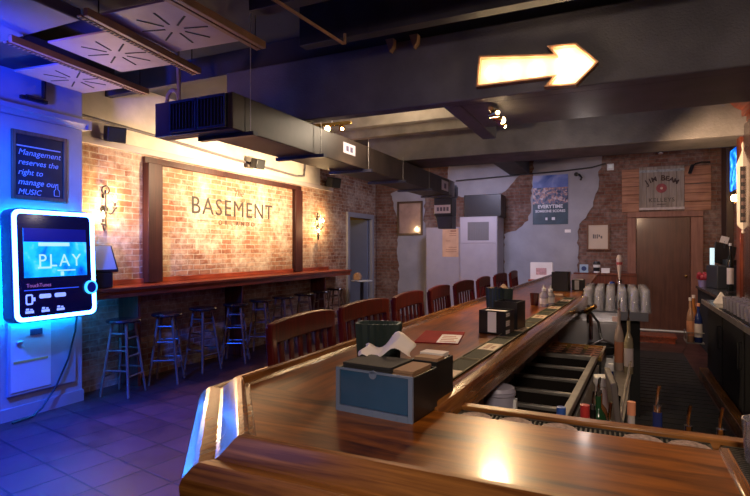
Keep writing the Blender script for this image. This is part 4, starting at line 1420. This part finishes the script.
# cable, camera and small white box high on the wall
tag(obj('hanging_cable', MB().tube([(-3.1, FY - 0.05, 2.92), (-2.3, FY - 0.05, 2.95), (-1.5, FY - 0.05, 2.98), (-0.9, FY - 0.05, 3.0), (-0.45, FY - 0.05, 3.03), (-0.2, FY - 0.05, 3.09)], 0.014), black), 'black cable strung across the plaster above the crowd poster', 'cable')
hk = MB().tube([(-0.70, FY - 0.02, 2.92), (-0.66, FY - 0.10, 2.90), (-0.62, FY - 0.10, 2.84), (-0.64, FY - 0.08, 2.80)], 0.02)
hk.cyl((-0.72, FY - 0.014, 2.92), (-0.72, FY - 0.04, 2.92), 0.04)
tag(obj('cable_hook', hk, black), 'small black hook on the plaster right of the crowd poster', 'hook')
wb = thing('wall_box', 'small pale box high on the brick above the framed print', 'box', (-0.12, FY, 3.02))
obj('case', B(-0.06, 0.06, -0.05, 0, -0.06, 0.06), mat('pale box', (0.55, 0.60, 0.62), 0.4), wb, bev=0.006)
obj('lens', B(-0.035, 0.035, -0.055, -0.05, -0.02, 0.04), mat('pale lens', (0.75, 0.85, 0.85), 0.2), wb)

# wood plank sign above the far door
ws = thing('plank_sign', 'wood plank panel with a printed grey stave board above the far door', 'sign', (0.78, FY, 2.55))
for i in range(5):
    z0 = -0.385 + i * 0.158
    for (a, b, zz) in ((-0.705, -0.42, 0), (0.30, 0.705, 0.01)):
        obj('plank', B(a, b, -0.032 - 0.004 * (i % 2), 0, z0 + zz * (i % 2), z0 + 0.152), plank_wood, ws, bev=0.003)
for i in range(6):
    x = -0.42 + i * 0.12
    obj('stave', B(x, x + 0.117, -0.045 - 0.004 * (i % 3), 0, -0.36, 0.425), stave_wood, ws, bev=0.003)
FM2 = Matrix(((1, 0, 0, 0), (0, 0, -1, -0.056), (0, 1, 0, 0), (0, 0, 0, 1)))
ink = mat('board ink', (0.035, 0.015, 0.015), 0.7)
lt = MB()
for ch, a in zip('JIM BEAM', (-0.62, -0.47, -0.30, -0.12, 0.06, 0.23, 0.41, 0.60)):
    if ch == ' ':
        obj('arched_name', lt, ink, ws)
        lt = MB()
        continue
    rr = 0.40
    lt.text(ch, 0.135 if ch in 'JB' else 0.115, FM2 @ Matrix.Translation((-0.06 + rr * math.sin(a), -0.19 + rr * math.cos(a), 0)) @ Matrix.Rotation(-a * 0.8, 4, 'Z'), 0.004, 'CENTER', 0.004)
obj('arched_name', lt, ink, ws)
sl = MB().cyl((-0.06, -0.054, 0.03), (-0.06, -0.060, 0.03), 0.085, n=28)
obj('red_seal', sl, mat('seal red', (0.20, 0.022, 0.03), 0.6, var=0.3, vscale=30), ws)
obj('seal_mark', MB().sph((-0.06, -0.06, 0.03), 0.022, 10, (1, 0.25, 1)), mat('seal pale', (0.45, 0.32, 0.28), 0.6), ws)
obj('lower_name', MB().text('KELLEYS', 0.10, FM2 @ Matrix.Translation((-0.06, -0.185, 0)), 0.004, 'CENTER', 0.002, 0, 1.15), mat('faded ink', (0.075, 0.06, 0.05), 0.7), ws)
obj('rule', B(-0.13, 0.01, -0.058, -0.054, -0.265, -0.255), ink, ws)
obj('pale_band', B(-0.42, 0.30, -0.058, -0.045, 0.325, 0.37), mat('faded blue band', (0.23, 0.25, 0.26), 0.7, var=0.4, vscale=20), ws)
obj('lower_band', B(-0.42, 0.30, -0.062, -0.045, -0.36, -0.315), mat('pale band', (0.40, 0.34, 0.32), 0.7, var=0.2, vscale=20), ws)
cam2 = thing('security_camera', 'small black camera on an arm in front of the plank sign', 'camera', (1.16, FY - 0.055, 2.93))
obj('arm', MB().tube([(0.30, 0.0, 0.07), (0.16, -0.06, 0.07), (0.07, -0.10, 0.04), (0.02, -0.12, -0.01)], 0.014), black, cam2)
obj('camera_body', MB().cyl((0.03, -0.12, 0.02), (-0.02, -0.16, -0.13), 0.028), black, cam2)

# far shelf with small things
fs = thing('back_shelf', 'red wood shelf on the far wall beyond the bar', 'shelf', (-0.15, 10.58, 1.0))
obj('shelf_board', B(-0.60, 0.46, -0.17, 0.165, 0.0, 0.04), redwood_z, fs, bev=0.004)
obj('shelf_front', B(-0.60, 0.46, -0.145, -0.115, -0.16, 0.0), redwood_z, fs)
fsl = 1.0405
t = thing('small_carton', 'blue and white small carton on the far shelf', 'carton', (-0.57, 10.52, fsl))
obj('box', B(-0.075, 0.075, -0.04, 0.04, 0, 0.15), mat('pale blue card', (0.30, 0.42, 0.55), 0.5), t)
obj('printed_mark', MB().cyl((0, -0.0415, 0.075), (0, -0.0405, 0.075), 0.045), mat('navy mark', (0.02, 0.04, 0.15), 0.5), t)
t = thing('lidded_cup', 'white cup with black sleeve and dark lid on the far shelf', 'cup', (-0.35, 10.50, fsl))
obj('cup', MB().lathe([(0, 0), (0.05, 0), (0.062, 0.15), (0, 0.15)], n=20), white, t)
obj('sleeve', MB().lathe([(0.056, 0.03), (0.063, 0.10)], n=20), black, t)
obj('lid', MB().lathe([(0.066, 0.15), (0.066, 0.165), (0.05, 0.21), (0, 0.215)], n=20), black, t)
t = thing('drink_can', 'slim blue and silver drink can standing by the glasses', 'can', (-0.05, 5.96, 0.985))
obj('body', MB().lathe([(0, 0), (0.022, 0), (0.027, 0.01), (0.027, 0.15), (0.022, 0.165), (0, 0.163)], n=20), mat('can blue', (0.02, 0.05, 0.28), 0.25, metal=0.4), t)
obj('silver_panel', B(-0.004, 0.014, -0.0285, -0.026, 0.015, 0.145), steel, t)
t = tag(obj('white_card_box', B(-0.07, 0.07, -0.03, 0.03, 0, 0.09), paper, loc=(-0.20, 10.45, fsl)), 'small white box on the far shelf behind the glasses', 'box')
# tap tower with pale handle
tt = thing('beer_tap', 'beer tap tower with a tall white and red handle behind the glasses', 'beer tap', (0.02, 6.6, 0.94))
obj('tower', MB().cyl((0, 0, 0), (0, 0, 0.20), 0.03).cyl((0, 0, 0.19), (0, -0.10, 0.19), 0.014).cyl((0, -0.10, 0.19), (0, -0.11, 0.11), 0.010), chrome, tt)
obj('handle', MB().lathe([(0, 0), (0.008, 0), (0.014, 0.05), (0.03, 0.20), (0.034, 0.24), (0.02, 0.28), (0, 0.285)], (0, -0.09, 0.20), 16), mat('tap white', (0.72, 0.60, 0.60), 0.35), tt)
obj('handle_badge', MB().lathe([(0.0305, 0.17), (0.0345, 0.20)], (0, -0.09, 0.20), 16), mat('tap red', (0.5, 0.08, 0.08), 0.4), tt)
# little table with white papers by the far end of the bar
st = thing('service_table', 'small dark table by the grey plaster beyond the last bar chair', 'table', (-1.15, 9.9, 0))
obj('table_top', B(-0.30, 0.40, -0.30, 0.30, 0.90, 0.94), redwood_y, st, bev=0.004)
for sx in (-0.26, 0.36):
    for sy in (-0.26, 0.26):
        obj('leg', B(sx - 0.02, sx + 0.02, sy - 0.02, sy + 0.02, 0, 0.90), redwood_z, st)
t = thing('display_card', 'white display box with red print on the small far table', 'box', (-1.24, 9.78, 0.9405))
obj('box', B(-0.19, 0.19, -0.06, 0.06, 0, 0.30), paper, t)
obj('red_print', B(-0.09, 0.09, -0.063, -0.06, 0.08, 0.2), mat('faded red print', (0.5, 0.28, 0.28), 0.6, var=0.3, vscale=30), t)
stack_of('paper_stack', 'stack of white papers beside the display box on the small far table', (-0.94, 9.74, 0.9405), 0.2, 0.24, 0.28, 0.10, paper, 'papers', None, 8)

# ================================================================== UNDERBAR
ANG = -0.0525
# bottle well with dividers
wl_ = thing('bottle_well', 'stainless bottle well with four compartments below the service side of the bar', 'bottle well', (-0.36, 2.92, 0), ANG)
fr = MB()
a0, a1, b0, b1, zt = -0.17, 0.17, -0.80, 0.72, 0.80
fr.box(a1, a1 + 0.035, b0, b1, zt - 0.03, zt).box(a0 - 0.03, a0, b0, b1, zt - 0.03, zt + 0.02).box(a0, a1, b0 - 0.03, b0, zt - 0.03, zt).box(a0, a1, b1, b1 + 0.03, zt - 0.03, zt)
obj('rim', fr, steel_d, wl_, bev=0.004)
ln_ = MB()
ln_.box(a1, a1 + 0.03, b0, b1, zt - 0.30, zt - 0.03).box(a0 - 0.03, a0, b0, b1, zt - 0.30, zt - 0.03).box(a0, a1, b0 - 0.03, b0, zt - 0.30, zt - 0.03).box(a0, a1, b1, b1 + 0.03, zt - 0.30, zt - 0.03)
obj('liner', ln_, mat('dark well liner', (0.010, 0.007, 0.006), 0.7, spec=0.2), wl_)  # shaded interior put into the colour: black walls below steel rims
obj('well_floor', B(a0, a1, b0, b1, zt - 0.30, zt - 0.28), blackm, wl_)
for y in (-0.50, -0.235, 0.055, 0.36):
    dvd = obj('divider', B(a0, a1, y - 0.010, y + 0.010, zt - 0.28, zt - 0.02), MATS['dark well liner'], wl_)  # divider sides in the same painted shade, steel only on the cap
    obj('divider_cap', B(a0, a1, y - 0.013, y + 0.013, zt - 0.02, zt - 0.002), steel_d, dvd, bev=0.003)
obj('well_apron', B(a1 + 0.035, a1 + 0.045, b0, b1, 0.35, zt - 0.05), steel_d, wl_)
for sx in (a0, a1):
    for sy in (b0 + 0.05, b1 - 0.05):
        obj('leg', MB().cyl((sx, sy, 0), (sx, sy, zt - 0.28), 0.02), steel_d, wl_)
# drain grille section
dg = thing('drain_grille', 'slotted copper toned drain grille past the bottle well', 'drain grille', (-0.275, 3.90, 0.78), ANG)
obj('tray', B(-0.19, 0.19, -0.20, 0.22, -0.10, -0.02), black, dg)
gm = mat('copper slats', (0.55, 0.27, 0.19), 0.35, metal=0.6)
for cx in (-0.12, 0.0, 0.12):
    g = MB()
    for i in range(5):
        y = -0.15 + i * 0.083
        g.box(cx - 0.045, cx + 0.045, y - 0.015, y + 0.015, -0.004, 0.000)
    g.box(cx - 0.006, cx + 0.006, -0.2, 0.2, -0.02, -0.004)
    obj('slat_bank', g, gm, dg)
bx_ = MB()
bx_.box(-0.19, -0.175, -0.2, 0.22, -0.02, 0.012).box(0.175, 0.19, -0.2, 0.22, -0.02, 0.012).box(-0.175, 0.175, 0.205, 0.22, -0.02, 0.012).box(-0.175, 0.175, -0.2, -0.185, -0.02, 0.0)
obj('rim', bx_, brass, dg)
# sink unit with splash back
sk = thing('bar_sink', 'stainless bar sink with a bright splash back past the drain grille', 'sink', (-0.23, 4.55, 0), ANG)
b = MB()
b.box(-0.22, 0.24, 0.0, 0.025, 0.60, 0.90).box(-0.22, 0.24, -0.40, -0.375, 0.45, 0.70).box(-0.22, -0.20, -0.4, 0.0, 0.45, 0.72).box(0.22, 0.24, -0.4, 0.0, 0.45, 0.72).box(-0.2, 0.22, -0.375, 0.0, 0.45, 0.47)
obj('basin', b, steel, sk, bev=0.004)
obj('shelf', B(-0.22, 0.24, 0.0, 0.26, 0.90, 0.915), steel, sk, bev=0.003)
obj('shelf_front', B(-0.12, 0.22, 0.16, 0.175, 0.915, 0.965), steel, sk)
fa = MB()
obj('corner_block', B(0.19, 0.24, 0.02, 0.06, 0.915, 0.95), mat('pink block', (0.6, 0.42, 0.4), 0.5), sk)
fa.tube([(0.02, -0.03, 0.90), (0.02, -0.05, 1.00), (0.03, -0.12, 1.04), (0.05, -0.20, 0.99), (0.06, -0.24, 0.90), (0.06, -0.25, 0.80)], 0.014, 10)
obj('faucet', fa, chrome, sk)
for sx in (-0.2, 0.22):
    for sy in (-0.36, 0.22):
        obj('leg', MB().cyl((sx, sy, 0), (sx, sy, 0.6 if sy < 0 else 0.9), 0.018), steel_d, sk)
sg_ = thing('soda_gun', 'soda gun with brass nozzle hooked beside the bar edge', 'soda gun', (-0.20, 4.30, 0.90))
obj('hose', MB().tube([(-0.12, 0.1, 0.06), (-0.05, 0.05, 0.10), (0.02, 0.0, 0.10), (0.07, -0.05, 0.04), (0.09, -0.08, -0.08)], 0.010, 10), black, sg_)
obj('nozzle', MB().cyl((-0.02, 0.02, 0.11), (0.05, -0.03, 0.16), 0.022, 0.016), brass, sg_)
# dish tubs standing in the sink
t = thing('dish_tub', 'dark shallow tub of bar tools in the sink', 'tub', (-0.10, 4.28, 0.71), 0.15)
obj('tub', MB().lathe([(0, 0), (0.09, 0), (0.12, 0.06), (0.112, 0.06), (0.085, 0.008), (0, 0.008)], n=24), black, t)
obj('handle', MB().tube([(0.08, 0.05, 0.06), (0.0, 0.0, 0.10), (-0.09, -0.05, 0.06)], 0.007), steel, t)

# glass drying counter with upside down pint glasses
gc = thing('drain_counter', 'stainless drying counter holding rows of upturned glasses', 'counter', (-0.04, 5.55, 0), 0.0)
obj('top', B(-0.255, 0.28, -0.52, 1.2, 0.90, 0.935), steel_d, gc, bev=0.004)
obj('front_lip', B(-0.255, 0.28, -0.535, -0.52, 0.87, 0.945), mat('dark steel', (0.14, 0.14, 0.17), 0.4, metal=0.8), gc)
obj('lower_body', B(-0.22, 0.22, -0.42, 1.15, 0.0, 0.90), blackm, gc)
g0 = None
gl_me = MB().lathe([(0.044, 0.0), (0.0445, 0.004), (0.033, 0.198), (0.0, 0.200), (0.0, 0.185), (0.030, 0.183), (0.0415, 0.004), (0.044, 0.0)], n=20).mesh('pint_glass')
gl_me.materials.append(glass)
for r_ in range(9):
    for c_ in range(6):
        o = bpy.data.objects.new('pint_glass', gl_me)
        col.objects.link(o)
        o.location = (-0.012 + (c_ - 2.5) * 0.094 + random.uniform(-.003, .003), 5.08 + r_ * 0.099, 0.9355)
        tag(o, 'clear upturned pint glass in the rows on the drying counter behind the bar', 'glass', 'upturned pint glasses on the drying counter')


# bottles
def bottle(label, loc, r, h, body_m, cap_m=None, lab_m=None, pour=False, group=None, tilt=0.0):
    t = thing('liquor_bottle', label, 'bottle', loc, 0, group)
    t.rotation_euler = (tilt, 0, 0)
    nh = h * 0.22
    hb = h - nh
    obj('glass_body', MB().lathe([(0, 0), (r * .9, 0), (r, r * .15), (r, hb * 0.72), (r * 0.85, hb * 0.84), (r * 0.42, hb * 0.97), (r * 0.36, hb), (r * 0.36, h), (0, h)], n=20), body_m, t)
    if lab_m:
        obj('label_band', MB().lathe([(r * 1.012, hb * 0.18), (r * 1.012, hb * 0.62)], n=20), lab_m, t)
    if pour:
        obj('pour_spout', MB().cyl((0, 0, h), (0, 0, h + 0.018), r * 0.30).tube([(0, 0, h + 0.018), (0, 0, h + 0.045), (0.004, -0.010, h + 0.075)], 0.0045), chrome, t)
    elif cap_m:
        obj('cap', MB().lathe([(r * 0.42, h - 0.03), (r * 0.42, h + 0.006), (0, h + 0.008)], n=14), cap_m, t)
    return t


dkglass = mat('dark bottle glass', (0.010, 0.012, 0.010), 0.08)
amber = mat('amber spirit', (0.30, 0.11, 0.03), 0.08)
clearb = mat('pale bottle', (0.42, 0.40, 0.38), 0.10)
greenb = mat('green bottle', (0.02, 0.08, 0.03), 0.08)
blueb = mat('blue bottle', (0.015, 0.03, 0.14), 0.10)
redl = mat('red label', (0.42, 0.03, 0.03), 0.4)
orangel = mat('orange label', (0.62, 0.26, 0.14), 0.5)
whitel = mat('white label', (0.62, 0.55, 0.54), 0.5)
brownl = mat('copper label', (0.40, 0.16, 0.09), 0.5)

# speed rail behind the short bar end
sr = thing('speed_rail', 'steel speed rail behind the foreground drip mat', 'bottle rack', (0.0, 1.615, 0.66))
b = MB()
b.box(-0.36, 0.40, -0.065, 0.065, 0, 0.006).box(-0.36, 0.40, 0.058, 0.065, 0, 0.14).box(-0.36, 0.40, -0.065, -0.058, 0, 0.2).box(-0.36, -0.354, -0.065, 0.065, 0, 0.14).box(0.394, 0.40, -0.065, 0.065, 0, 0.14)
obj('trough', b, steel_d, sr)
obj('brackets', B(-0.30, -0.26, -0.10, -0.065, 0.05, 0.2).box(0.30, 0.34, -0.10, -0.065, 0.05, 0.2), steel_d, sr)
bottle('red and blue labelled bottle with steel pourer behind the drip mat', (0.099, 1.615, 0.667), 0.034, 0.385, blueb, None, redl, True)
bottle('dark bottle with chrome pourer, second from the right behind the drip mat', (0.172, 1.615, 0.667), 0.033, 0.340, dkglass, None, brownl, True)
bottle('dark bottle with chrome pourer, rightmost behind the drip mat', (0.244, 1.615, 0.667), 0.033, 0.342, dkglass, None, redl, True)
bottle('amber bottle with pourer left of the red and blue bottle', (-0.02, 1.615, 0.667), 0.033, 0.325, amber, None, brownl, True)
bottle('pale bottle with orange stopper by the leaning board', (0.035, 1.61, 0.667), 0.026, 0.40, clearb, orangel, whitel)
bottle('green bottle with red cap at the left of the speed rail', (-0.085, 1.615, 0.667), 0.031, 0.375, greenb, redl, whitel)
bottle('blue capped bottle at the left of the speed rail', (-0.15, 1.615, 0.667), 0.031, 0.36, clearb, mat('blue cap', (0.03, 0.10, 0.4), 0.3), whitel)
# shelf along the front of the wells carrying bottles
s2 = thing('well_shelf', 'narrow steel shelf along the front of the bottle well', 'shelf', (-0.085, 3.1, 0.62), ANG)
obj('shelf_plate', B(-0.045, 0.125, -1.1, 1.02, 0.0, 0.012), steel_d, s2)
obj('guard_rail', MB().tube([(0.12, -1.1, 0.10), (0.12, 1.02, 0.10)], 0.008).tube([(0.12, -1.1, 0.0), (0.12, -1.1, 0.10)], 0.008).tube([(0.12, 1.02, 0), (0.12, 1.02, 0.10)], 0.008), steel_d, s2)
for sy in (-1.0, 0.95):
    obj('leg', MB().cyl((0.10, sy, -0.62), (0.10, sy, 0), 0.014), steel_d, s2)
ZS = 0.6325
bottle('tall pale bottle with black collar and copper label under the glass rows', (0.010, 4.07, ZS), 0.030, 0.425, mat('smoky bottle', (0.36, 0.29, 0.26), 0.10), brownl, brownl, True)
bottle('clear liquor bottle with red neck beside the pale one', (0.070, 4.0, ZS), 0.030, 0.365, mat('olive bottle', (0.30, 0.26, 0.17), 0.10), redl, whitel, True)
jug = thing('white_jug', 'white plastic jug with a wide lid in front of the bottle well', 'jug', (-0.062, 2.74, ZS), 0.2)
obj('body', MB().prism(rrect(0.068, 0.075, 0.016), 0.205, Matrix.Identity(4)), whitel, jug, bev=0.006)
obj('lid', MB().prism(rrect(0.082, 0.088, 0.016), 0.045, Matrix.Translation((0, 0, 0.205))), white, jug, bev=0.006)
obj('handle', MB().tube([(0.032, -0.02, 0.17), (0.065, -0.025, 0.16), (0.065, -0.025, 0.07), (0.032, -0.02, 0.05)], 0.009), dkglass, jug)
bottle('blue bottle standing behind the white jug', (-0.03, 2.92, ZS), 0.034, 0.27, blueb, white, None)
bottle('copper labelled bottle in front of the white jug', (-0.075, 2.60, ZS), 0.036, 0.20, amber, None, brownl, True)
bottle('small green bottle with shiny pourer in the row by the bottle well', (-0.075, 2.44, ZS), 0.034, 0.23, greenb, None, redl, True)
bottle('small dark bottle with shiny pourer nearest the bottle well corner', (-0.09, 2.26, ZS), 0.034, 0.22, dkglass, None, whitel, True)
bd = MB().box(-0.012, 0.012, -0.15, 0.15, 0, 0.32)
o = obj('cutting_board', bd, mat('grey board', (0.13, 0.11, 0.10), 0.6), loc=(0.005, 2.42, 0.645), bev=0.006)
o.rotation_euler = (0, R(-6), 0.1)
tag(o, 'grey board leaning upright beside the white jug', 'board')
# ice bucket
ib = thing('ice_bucket', 'translucent pale plastic tub behind the foreground drip mat', 'tub', (-0.407, 1.985, 0.765))
obj('tub', MB().lathe([(0, 0), (0.052, 0), (0.058, 0.18), (0.062, 0.185), (0.062, 0.195), (0.056, 0.195), (0.048, 0.01), (0, 0.01)], n=28), mat('translucent tub', (0.36, 0.35, 0.46), 0.3, var=0.05), ib)
obj('lid', MB().lathe([(0, 0.1965), (0.060, 0.1965), (0.056, 0.210), (0, 0.213)], n=28), mat('translucent lid', (0.44, 0.42, 0.54), 0.3), ib)
obj('clip', B(0.054, 0.066, -0.014, 0.014, 0.08, 0.17), white, ib)
ibs = thing('under_shelf', 'steel shelf holding the pale plastic tub under the bar edge', 'shelf', (-0.40, 1.90, 0.745))
obj('plate', B(-0.12, 0.10, -0.14, 0.16, 0, 0.0195), steel_d, ibs)
obj('support', B(-0.10, -0.06, -0.10, 0.12, -0.745, 0.0), steel_d, ibs)

# tumbler at the right edge of the frame
tg = tag(obj('rocks_glass', MB().lathe([(0, 0), (0.034, 0), (0.041, 0.095), (0.038, 0.095), (0.032, 0.012), (0, 0.012)], n=24), glassy('thick glass', (0.95, 0.97, 1), 0.6, 0.25), loc=(0.292, 1.40, 1.025)), 'clear short glass on the ribbed mat at the right edge', 'glass')

# ================================================================== BACK BAR
bb = thing('back_bar', 'dark back bar counter with black fronts along the right wall', 'counter', (0, 0, 0))
obj('counter_top', B(0.90, 1.695, 1.2, 7.1, 0.86, 0.90), mat('dark stone top', (0.05, 0.048, 0.046), 0.22, var=0.3, vscale=20), bb, bev=0.005)
obj('counter_edge', B(0.885, 0.90, 1.2, 7.1, 0.855, 0.905), steel_d, bb)
obj('carcass', B(0.95, 1.695, 1.2, 7.1, 0.11, 0.86), blackm, bb)
for i in range(6):
    y = 1.25 + i * 0.965
    dd = obj('cooler_door', B(0.93, 0.95, y, y + 0.90, 0.15, 0.84), blackm, bb, bev=0.004)
    obj('pull', MB().tube([(0.93, y + 0.06, 0.5), (0.905, y + 0.06, 0.5), (0.905, y + 0.06, 0.72), (0.93, y + 0.06, 0.72)], 0.008), blackm, dd)
obj('kick_board', B(0.86, 0.95, 1.2, 7.1, 0.0, 0.11), rail_y, bb, bev=0.006)
rc = thing('end_counter', 'dark recessed counter beyond the end of the back bar', 'counter', (1.47, 8.65, 0))
obj('counter_top', B(-0.34, 0.225, -1.54, 1.04, 0.86, 0.90), mat('dark stone top', (0.05, 0.048, 0.046), 0.22), rc, bev=0.005)
obj('carcass', B(-0.31, 0.225, -1.53, 1.04, 0.0, 0.86), blackm, rc)
# upper cabinet with column and cornice
uc = thing('wall_cabinet', 'tall red wood cabinet with cornice on the back bar at the right edge', 'cabinet', (1.095, 0, 0.9005))
obj('case', B(0.04, 0.55, 2.6, 6.30, 0, 1.98), redwood_z, uc)
obj('column', B(0.0, 0.10, 6.18, 6.34, 0, 1.95), redwood_z, uc, bev=0.008)
crn = MB()
crn.prism([(0.0, 1.88), (0.0, 1.94), (-0.05, 1.97), (-0.15, 2.08), (-0.15, 2.12), (0.55, 2.12), (0.55, 1.88)], 3.9, Matrix(((1, 0, 0, 0), (0, 0, -1, 6.42), (0, 1, 0, 0), (0, 0, 0, 1))))
obj('cornice', crn, redwood_y, uc)
obj('inner_panel', B(0.02, 0.04, 5.2, 6.15, 0.05, 1.8), mat('dark mirror', (0.05, 0.03, 0.03), 0.15), uc)
sgn = thing('white_plaque', 'tall narrow white ornate plaque with dark rows on the red wood column', 'plaque', (1.150, 6.17, 1.62))
PO = [(0.0, 0.0), (0.035, 0.03), (0.03, 0.06), (0.06, 0.10), (0.065, 0.70), (0.045, 0.78), (0.03, 0.84), (0.035, 0.90), (0.015, 0.955), (0, 0.965)]
PO = [(x * 1.35, y) for x, y in PO]
PO = PO + [(-x, y) for x, y in PO[-2:0:-1]]
obj('plate', MB().prism(PO, 0.03, AM), mat('plaque cream', (0.68, 0.60, 0.50), 0.4), sgn, bev=0.005)
obj('dark_panel', B(-0.060, 0.060, -0.034, -0.03, 0.13, 0.68), blackm, sgn)
pb = MB()
for i in range(7):
    pb.box(-0.054, 0.054, -0.037, -0.034, 0.15 + i * 0.075, 0.185 + i * 0.075)
obj('rows', pb, mat('rows brown', (0.10, 0.06, 0.05), 0.5), sgn)
obj('knob', MB().sph((0, -0.034, 0.05), 0.02).sph((0, -0.034, 0.83), 0.018), mat('dark knob', (0.05, 0.03, 0.03), 0.3), sgn)
# blue lit screen and bulb beyond the cabinet
bs = thing('blue_screen', 'blue glowing screen on the right wall beyond the red cabinet', 'screen', (1.64, 9.66, 2.72))
obj('case', B(0.0, 0.035, -0.32, 0.32, -0.34, 0.34), black, bs)
obj('display', B(-0.006, 0.0, -0.30, 0.30, -0.32, 0.32), picture('blue display', [(0.35, (0.0, 0.02, 0.25)), (0.5, (0.0, 0.16, 0.8)), (0.65, (0.08, 0.5, 1.0)), (0.8, (0.6, 0.8, 1.0))], 9, 0.5, 2.2), bs)
bl = thing('globe_lamp', 'small glowing globe lamp under the blue screen', 'lamp', (1.58, 9.25, 2.16))
obj('globe', MB().sph((0, 0, 0.08), 0.055), bulbg, bl)
obj('holder', MB().cyl((0, 0, 0.0), (0, 0, 0.035), 0.02).cyl((0, 0, 0.015), (0.10, 0, 0.015), 0.01), brass, bl)
lamp('globe_lamp_light', 'POINT', (1.48, 9.25, 2.25), 5.0, (1.0, 0.6, 0.28), 0.05)
# till at the far end of the counter
pos = thing('till_terminal', 'black till terminal with a bright side screen on the far end of the back bar', 'till', (1.40, 9.2, 0.9005), 0.25)
obj('base', B(-0.13, 0.16, -0.18, 0.18, 0, 0.34), mat('till grey', (0.03, 0.035, 0.045), 0.5), pos, bev=0.012)
obj('monitor', MB().box(-0.15, 0.15, -0.02, 0.02, 0.0, 0.32, Matrix.Translation((0.02, 0.02, 0.36)) @ Matrix.Rotation(0.3, 4, 'Y') @ Matrix.Rotation(-0.3, 4, 'X')), black, pos, bev=0.01)
obj('side_screen', B(-0.145, -0.115, -0.06, 0.02, 0.35, 0.60), mat('till screen', (0.6, 0.8, 0.85), 0.3, emit=(0.6, 0.85, 0.95), estr=0.9), pos)
obj('printer', B(0.0, 0.14, -0.17, -0.03, 0.34, 0.43), black, pos, bev=0.01)
obj('receipt_tag', MB().box(-0.055, 0.055, -0.006, 0.0, -0.05, 0.05, Matrix.Translation((0.03, -0.03, 0.72)) @ Matrix.Rotation(0.3, 4, 'Y')), paper, pos)
obj('tag_arm', MB().cyl((0.04, -0.02, 0.60), (0.03, -0.025, 0.70), 0.012), black, pos)
rf = thing('red_ornament', 'small red bow ornament at the far end of the back bar', 'ornament', (1.195, 9.45, 0.9005))
b = MB()
for i in range(7):
    a = i * 0.9
    b.sph((0.05 * math.cos(a), 0.05 * math.sin(a), 0.16 + 0.03 * math.sin(i * 2.0)), 0.035, 8, (1.0, 0.8, 1.2))
obj('bow', b, mat('bow red', (0.32, 0.02, 0.035), 0.5), rf)
obj('pot', MB().lathe([(0, 0), (0.05, 0), (0.065, 0.10), (0, 0.10)], n=18), mat('pot violet', (0.22, 0.18, 0.35), 0.4), rf)
bottle('white capped dark bottle behind the till terminal', (1.44, 8.75, 0.9005), 0.042, 0.66, dkglass, white, whitel)
ct = thing('serving_tray', 'dark serving tray on the back bar before the till', 'tray', (1.44, 8.0, 0.9005))
obj('tray_body', MB().lathe([(0, 0), (0.15, 0), (0.17, 0.03), (0.162, 0.03), (0.145, 0.008), (0, 0.008)], n=28), black, ct)
fc = MB().prism([(-0.07, 0), (0.07, 0), (0.0, 0.12)], 0.10, on_far(0, 0, 0))
tag(obj('tent_card', fc, paper, loc=(1.02, 6.75, 0.9005)), 'small white folded card on the back bar by the red column', 'card')
# glasses on the back bar
gg = MB().lathe([(0, 0), (0.026, 0), (0.034, 0.12), (0.032, 0.12), (0.024, 0.01), (0, 0.01)], n=18).mesh('tumbler')
gg.materials.append(glassy('tumbler glass', (0.95, 0.95, 1.0), 0.6, 0.4, (0.85, 0.8, 0.95)))
for r_ in range(10):
    for c_ in range(3):
        o = bpy.data.objects.new('tumbler', gg)
        col.objects.link(o)
        o.location = (0.965 + c_ * 0.078, 4.62 + r_ * 0.16 + 0.02 * (c_ % 2), 0.9052)
        tag(o, 'clear tumbler in the cluster on the back bar below the red column', 'glass', 'tumblers on the back bar')
gmat_t = tag(obj('glass_mat', B(0.92, 1.18, 4.56, 6.16, 0.9005, 0.9048), rubber), 'black rubber mat under the tumblers on the back bar', 'mat')
# bottles in the rack on the counter front
rk = thing('bottle_rack', 'wire bottle rack hung on the front of the back bar', 'bottle rack', (0.80, 6.98, 0.42))
b = MB()
b.box(-0.09, 0.085, -0.14, 0.14, 0, 0.008)
b.tube([(-0.085, -0.135, 0.12), (-0.085, 0.135, 0.12)], 0.005).tube([(-0.085, -0.135, 0.0), (-0.085, -0.135, 0.12)], 0.005).tube([(-0.085, 0.135, 0.0), (-0.085, 0.135, 0.12)], 0.005).tube([(0.084, -0.135, 0.12), (-0.085, -0.135, 0.12)], 0.005)
obj('wire_frame', b, steel_d, rk)
bottle('white labelled bottle with orange top in the rack on the back bar front', (0.752, 6.90, 0.4285), 0.036, 0.50, mat('peach bottle', (0.36, 0.20, 0.13), 0.12), whitel, orangel)
bottle('dark blue bottle beside it in the rack on the back bar front', (0.832, 6.90, 0.4285), 0.040, 0.44, blueb, orangel, whitel)
bottle('amber bottle furthest in the rack on the back bar front', (0.800, 7.04, 0.4285), 0.042, 0.52, amber, whitel, orangel)
# floor mat behind the bar
fm = thing('floor_mat', 'black ribbed rubber floor mat behind the bar', 'floor mat', (0.35, 4.9, 0.0))
obj('sheet', B(-0.33, 0.49, -2.9, 3.6, 0.001, 0.012), rubber, fm)
rb = MB()
for i in range(40):
    rb.box(-0.32, 0.48, -2.85 + i * 0.15, -2.83 + i * 0.15, 0.012, 0.018)
obj('ribs', rb, rubber, fm)
stp = thing('floor_step', 'low dark red wood step before the far door', 'step', (0.72, 9.5, 0))
obj('tread', B(-0.42, 0.12, -0.2, 0.2, 0.08, 0.11), redwood_y, stp, bev=0.004)
obj('riser', B(-0.40, 0.10, -0.18, 0.18, 0.0, 0.08), redwood_y, stp)
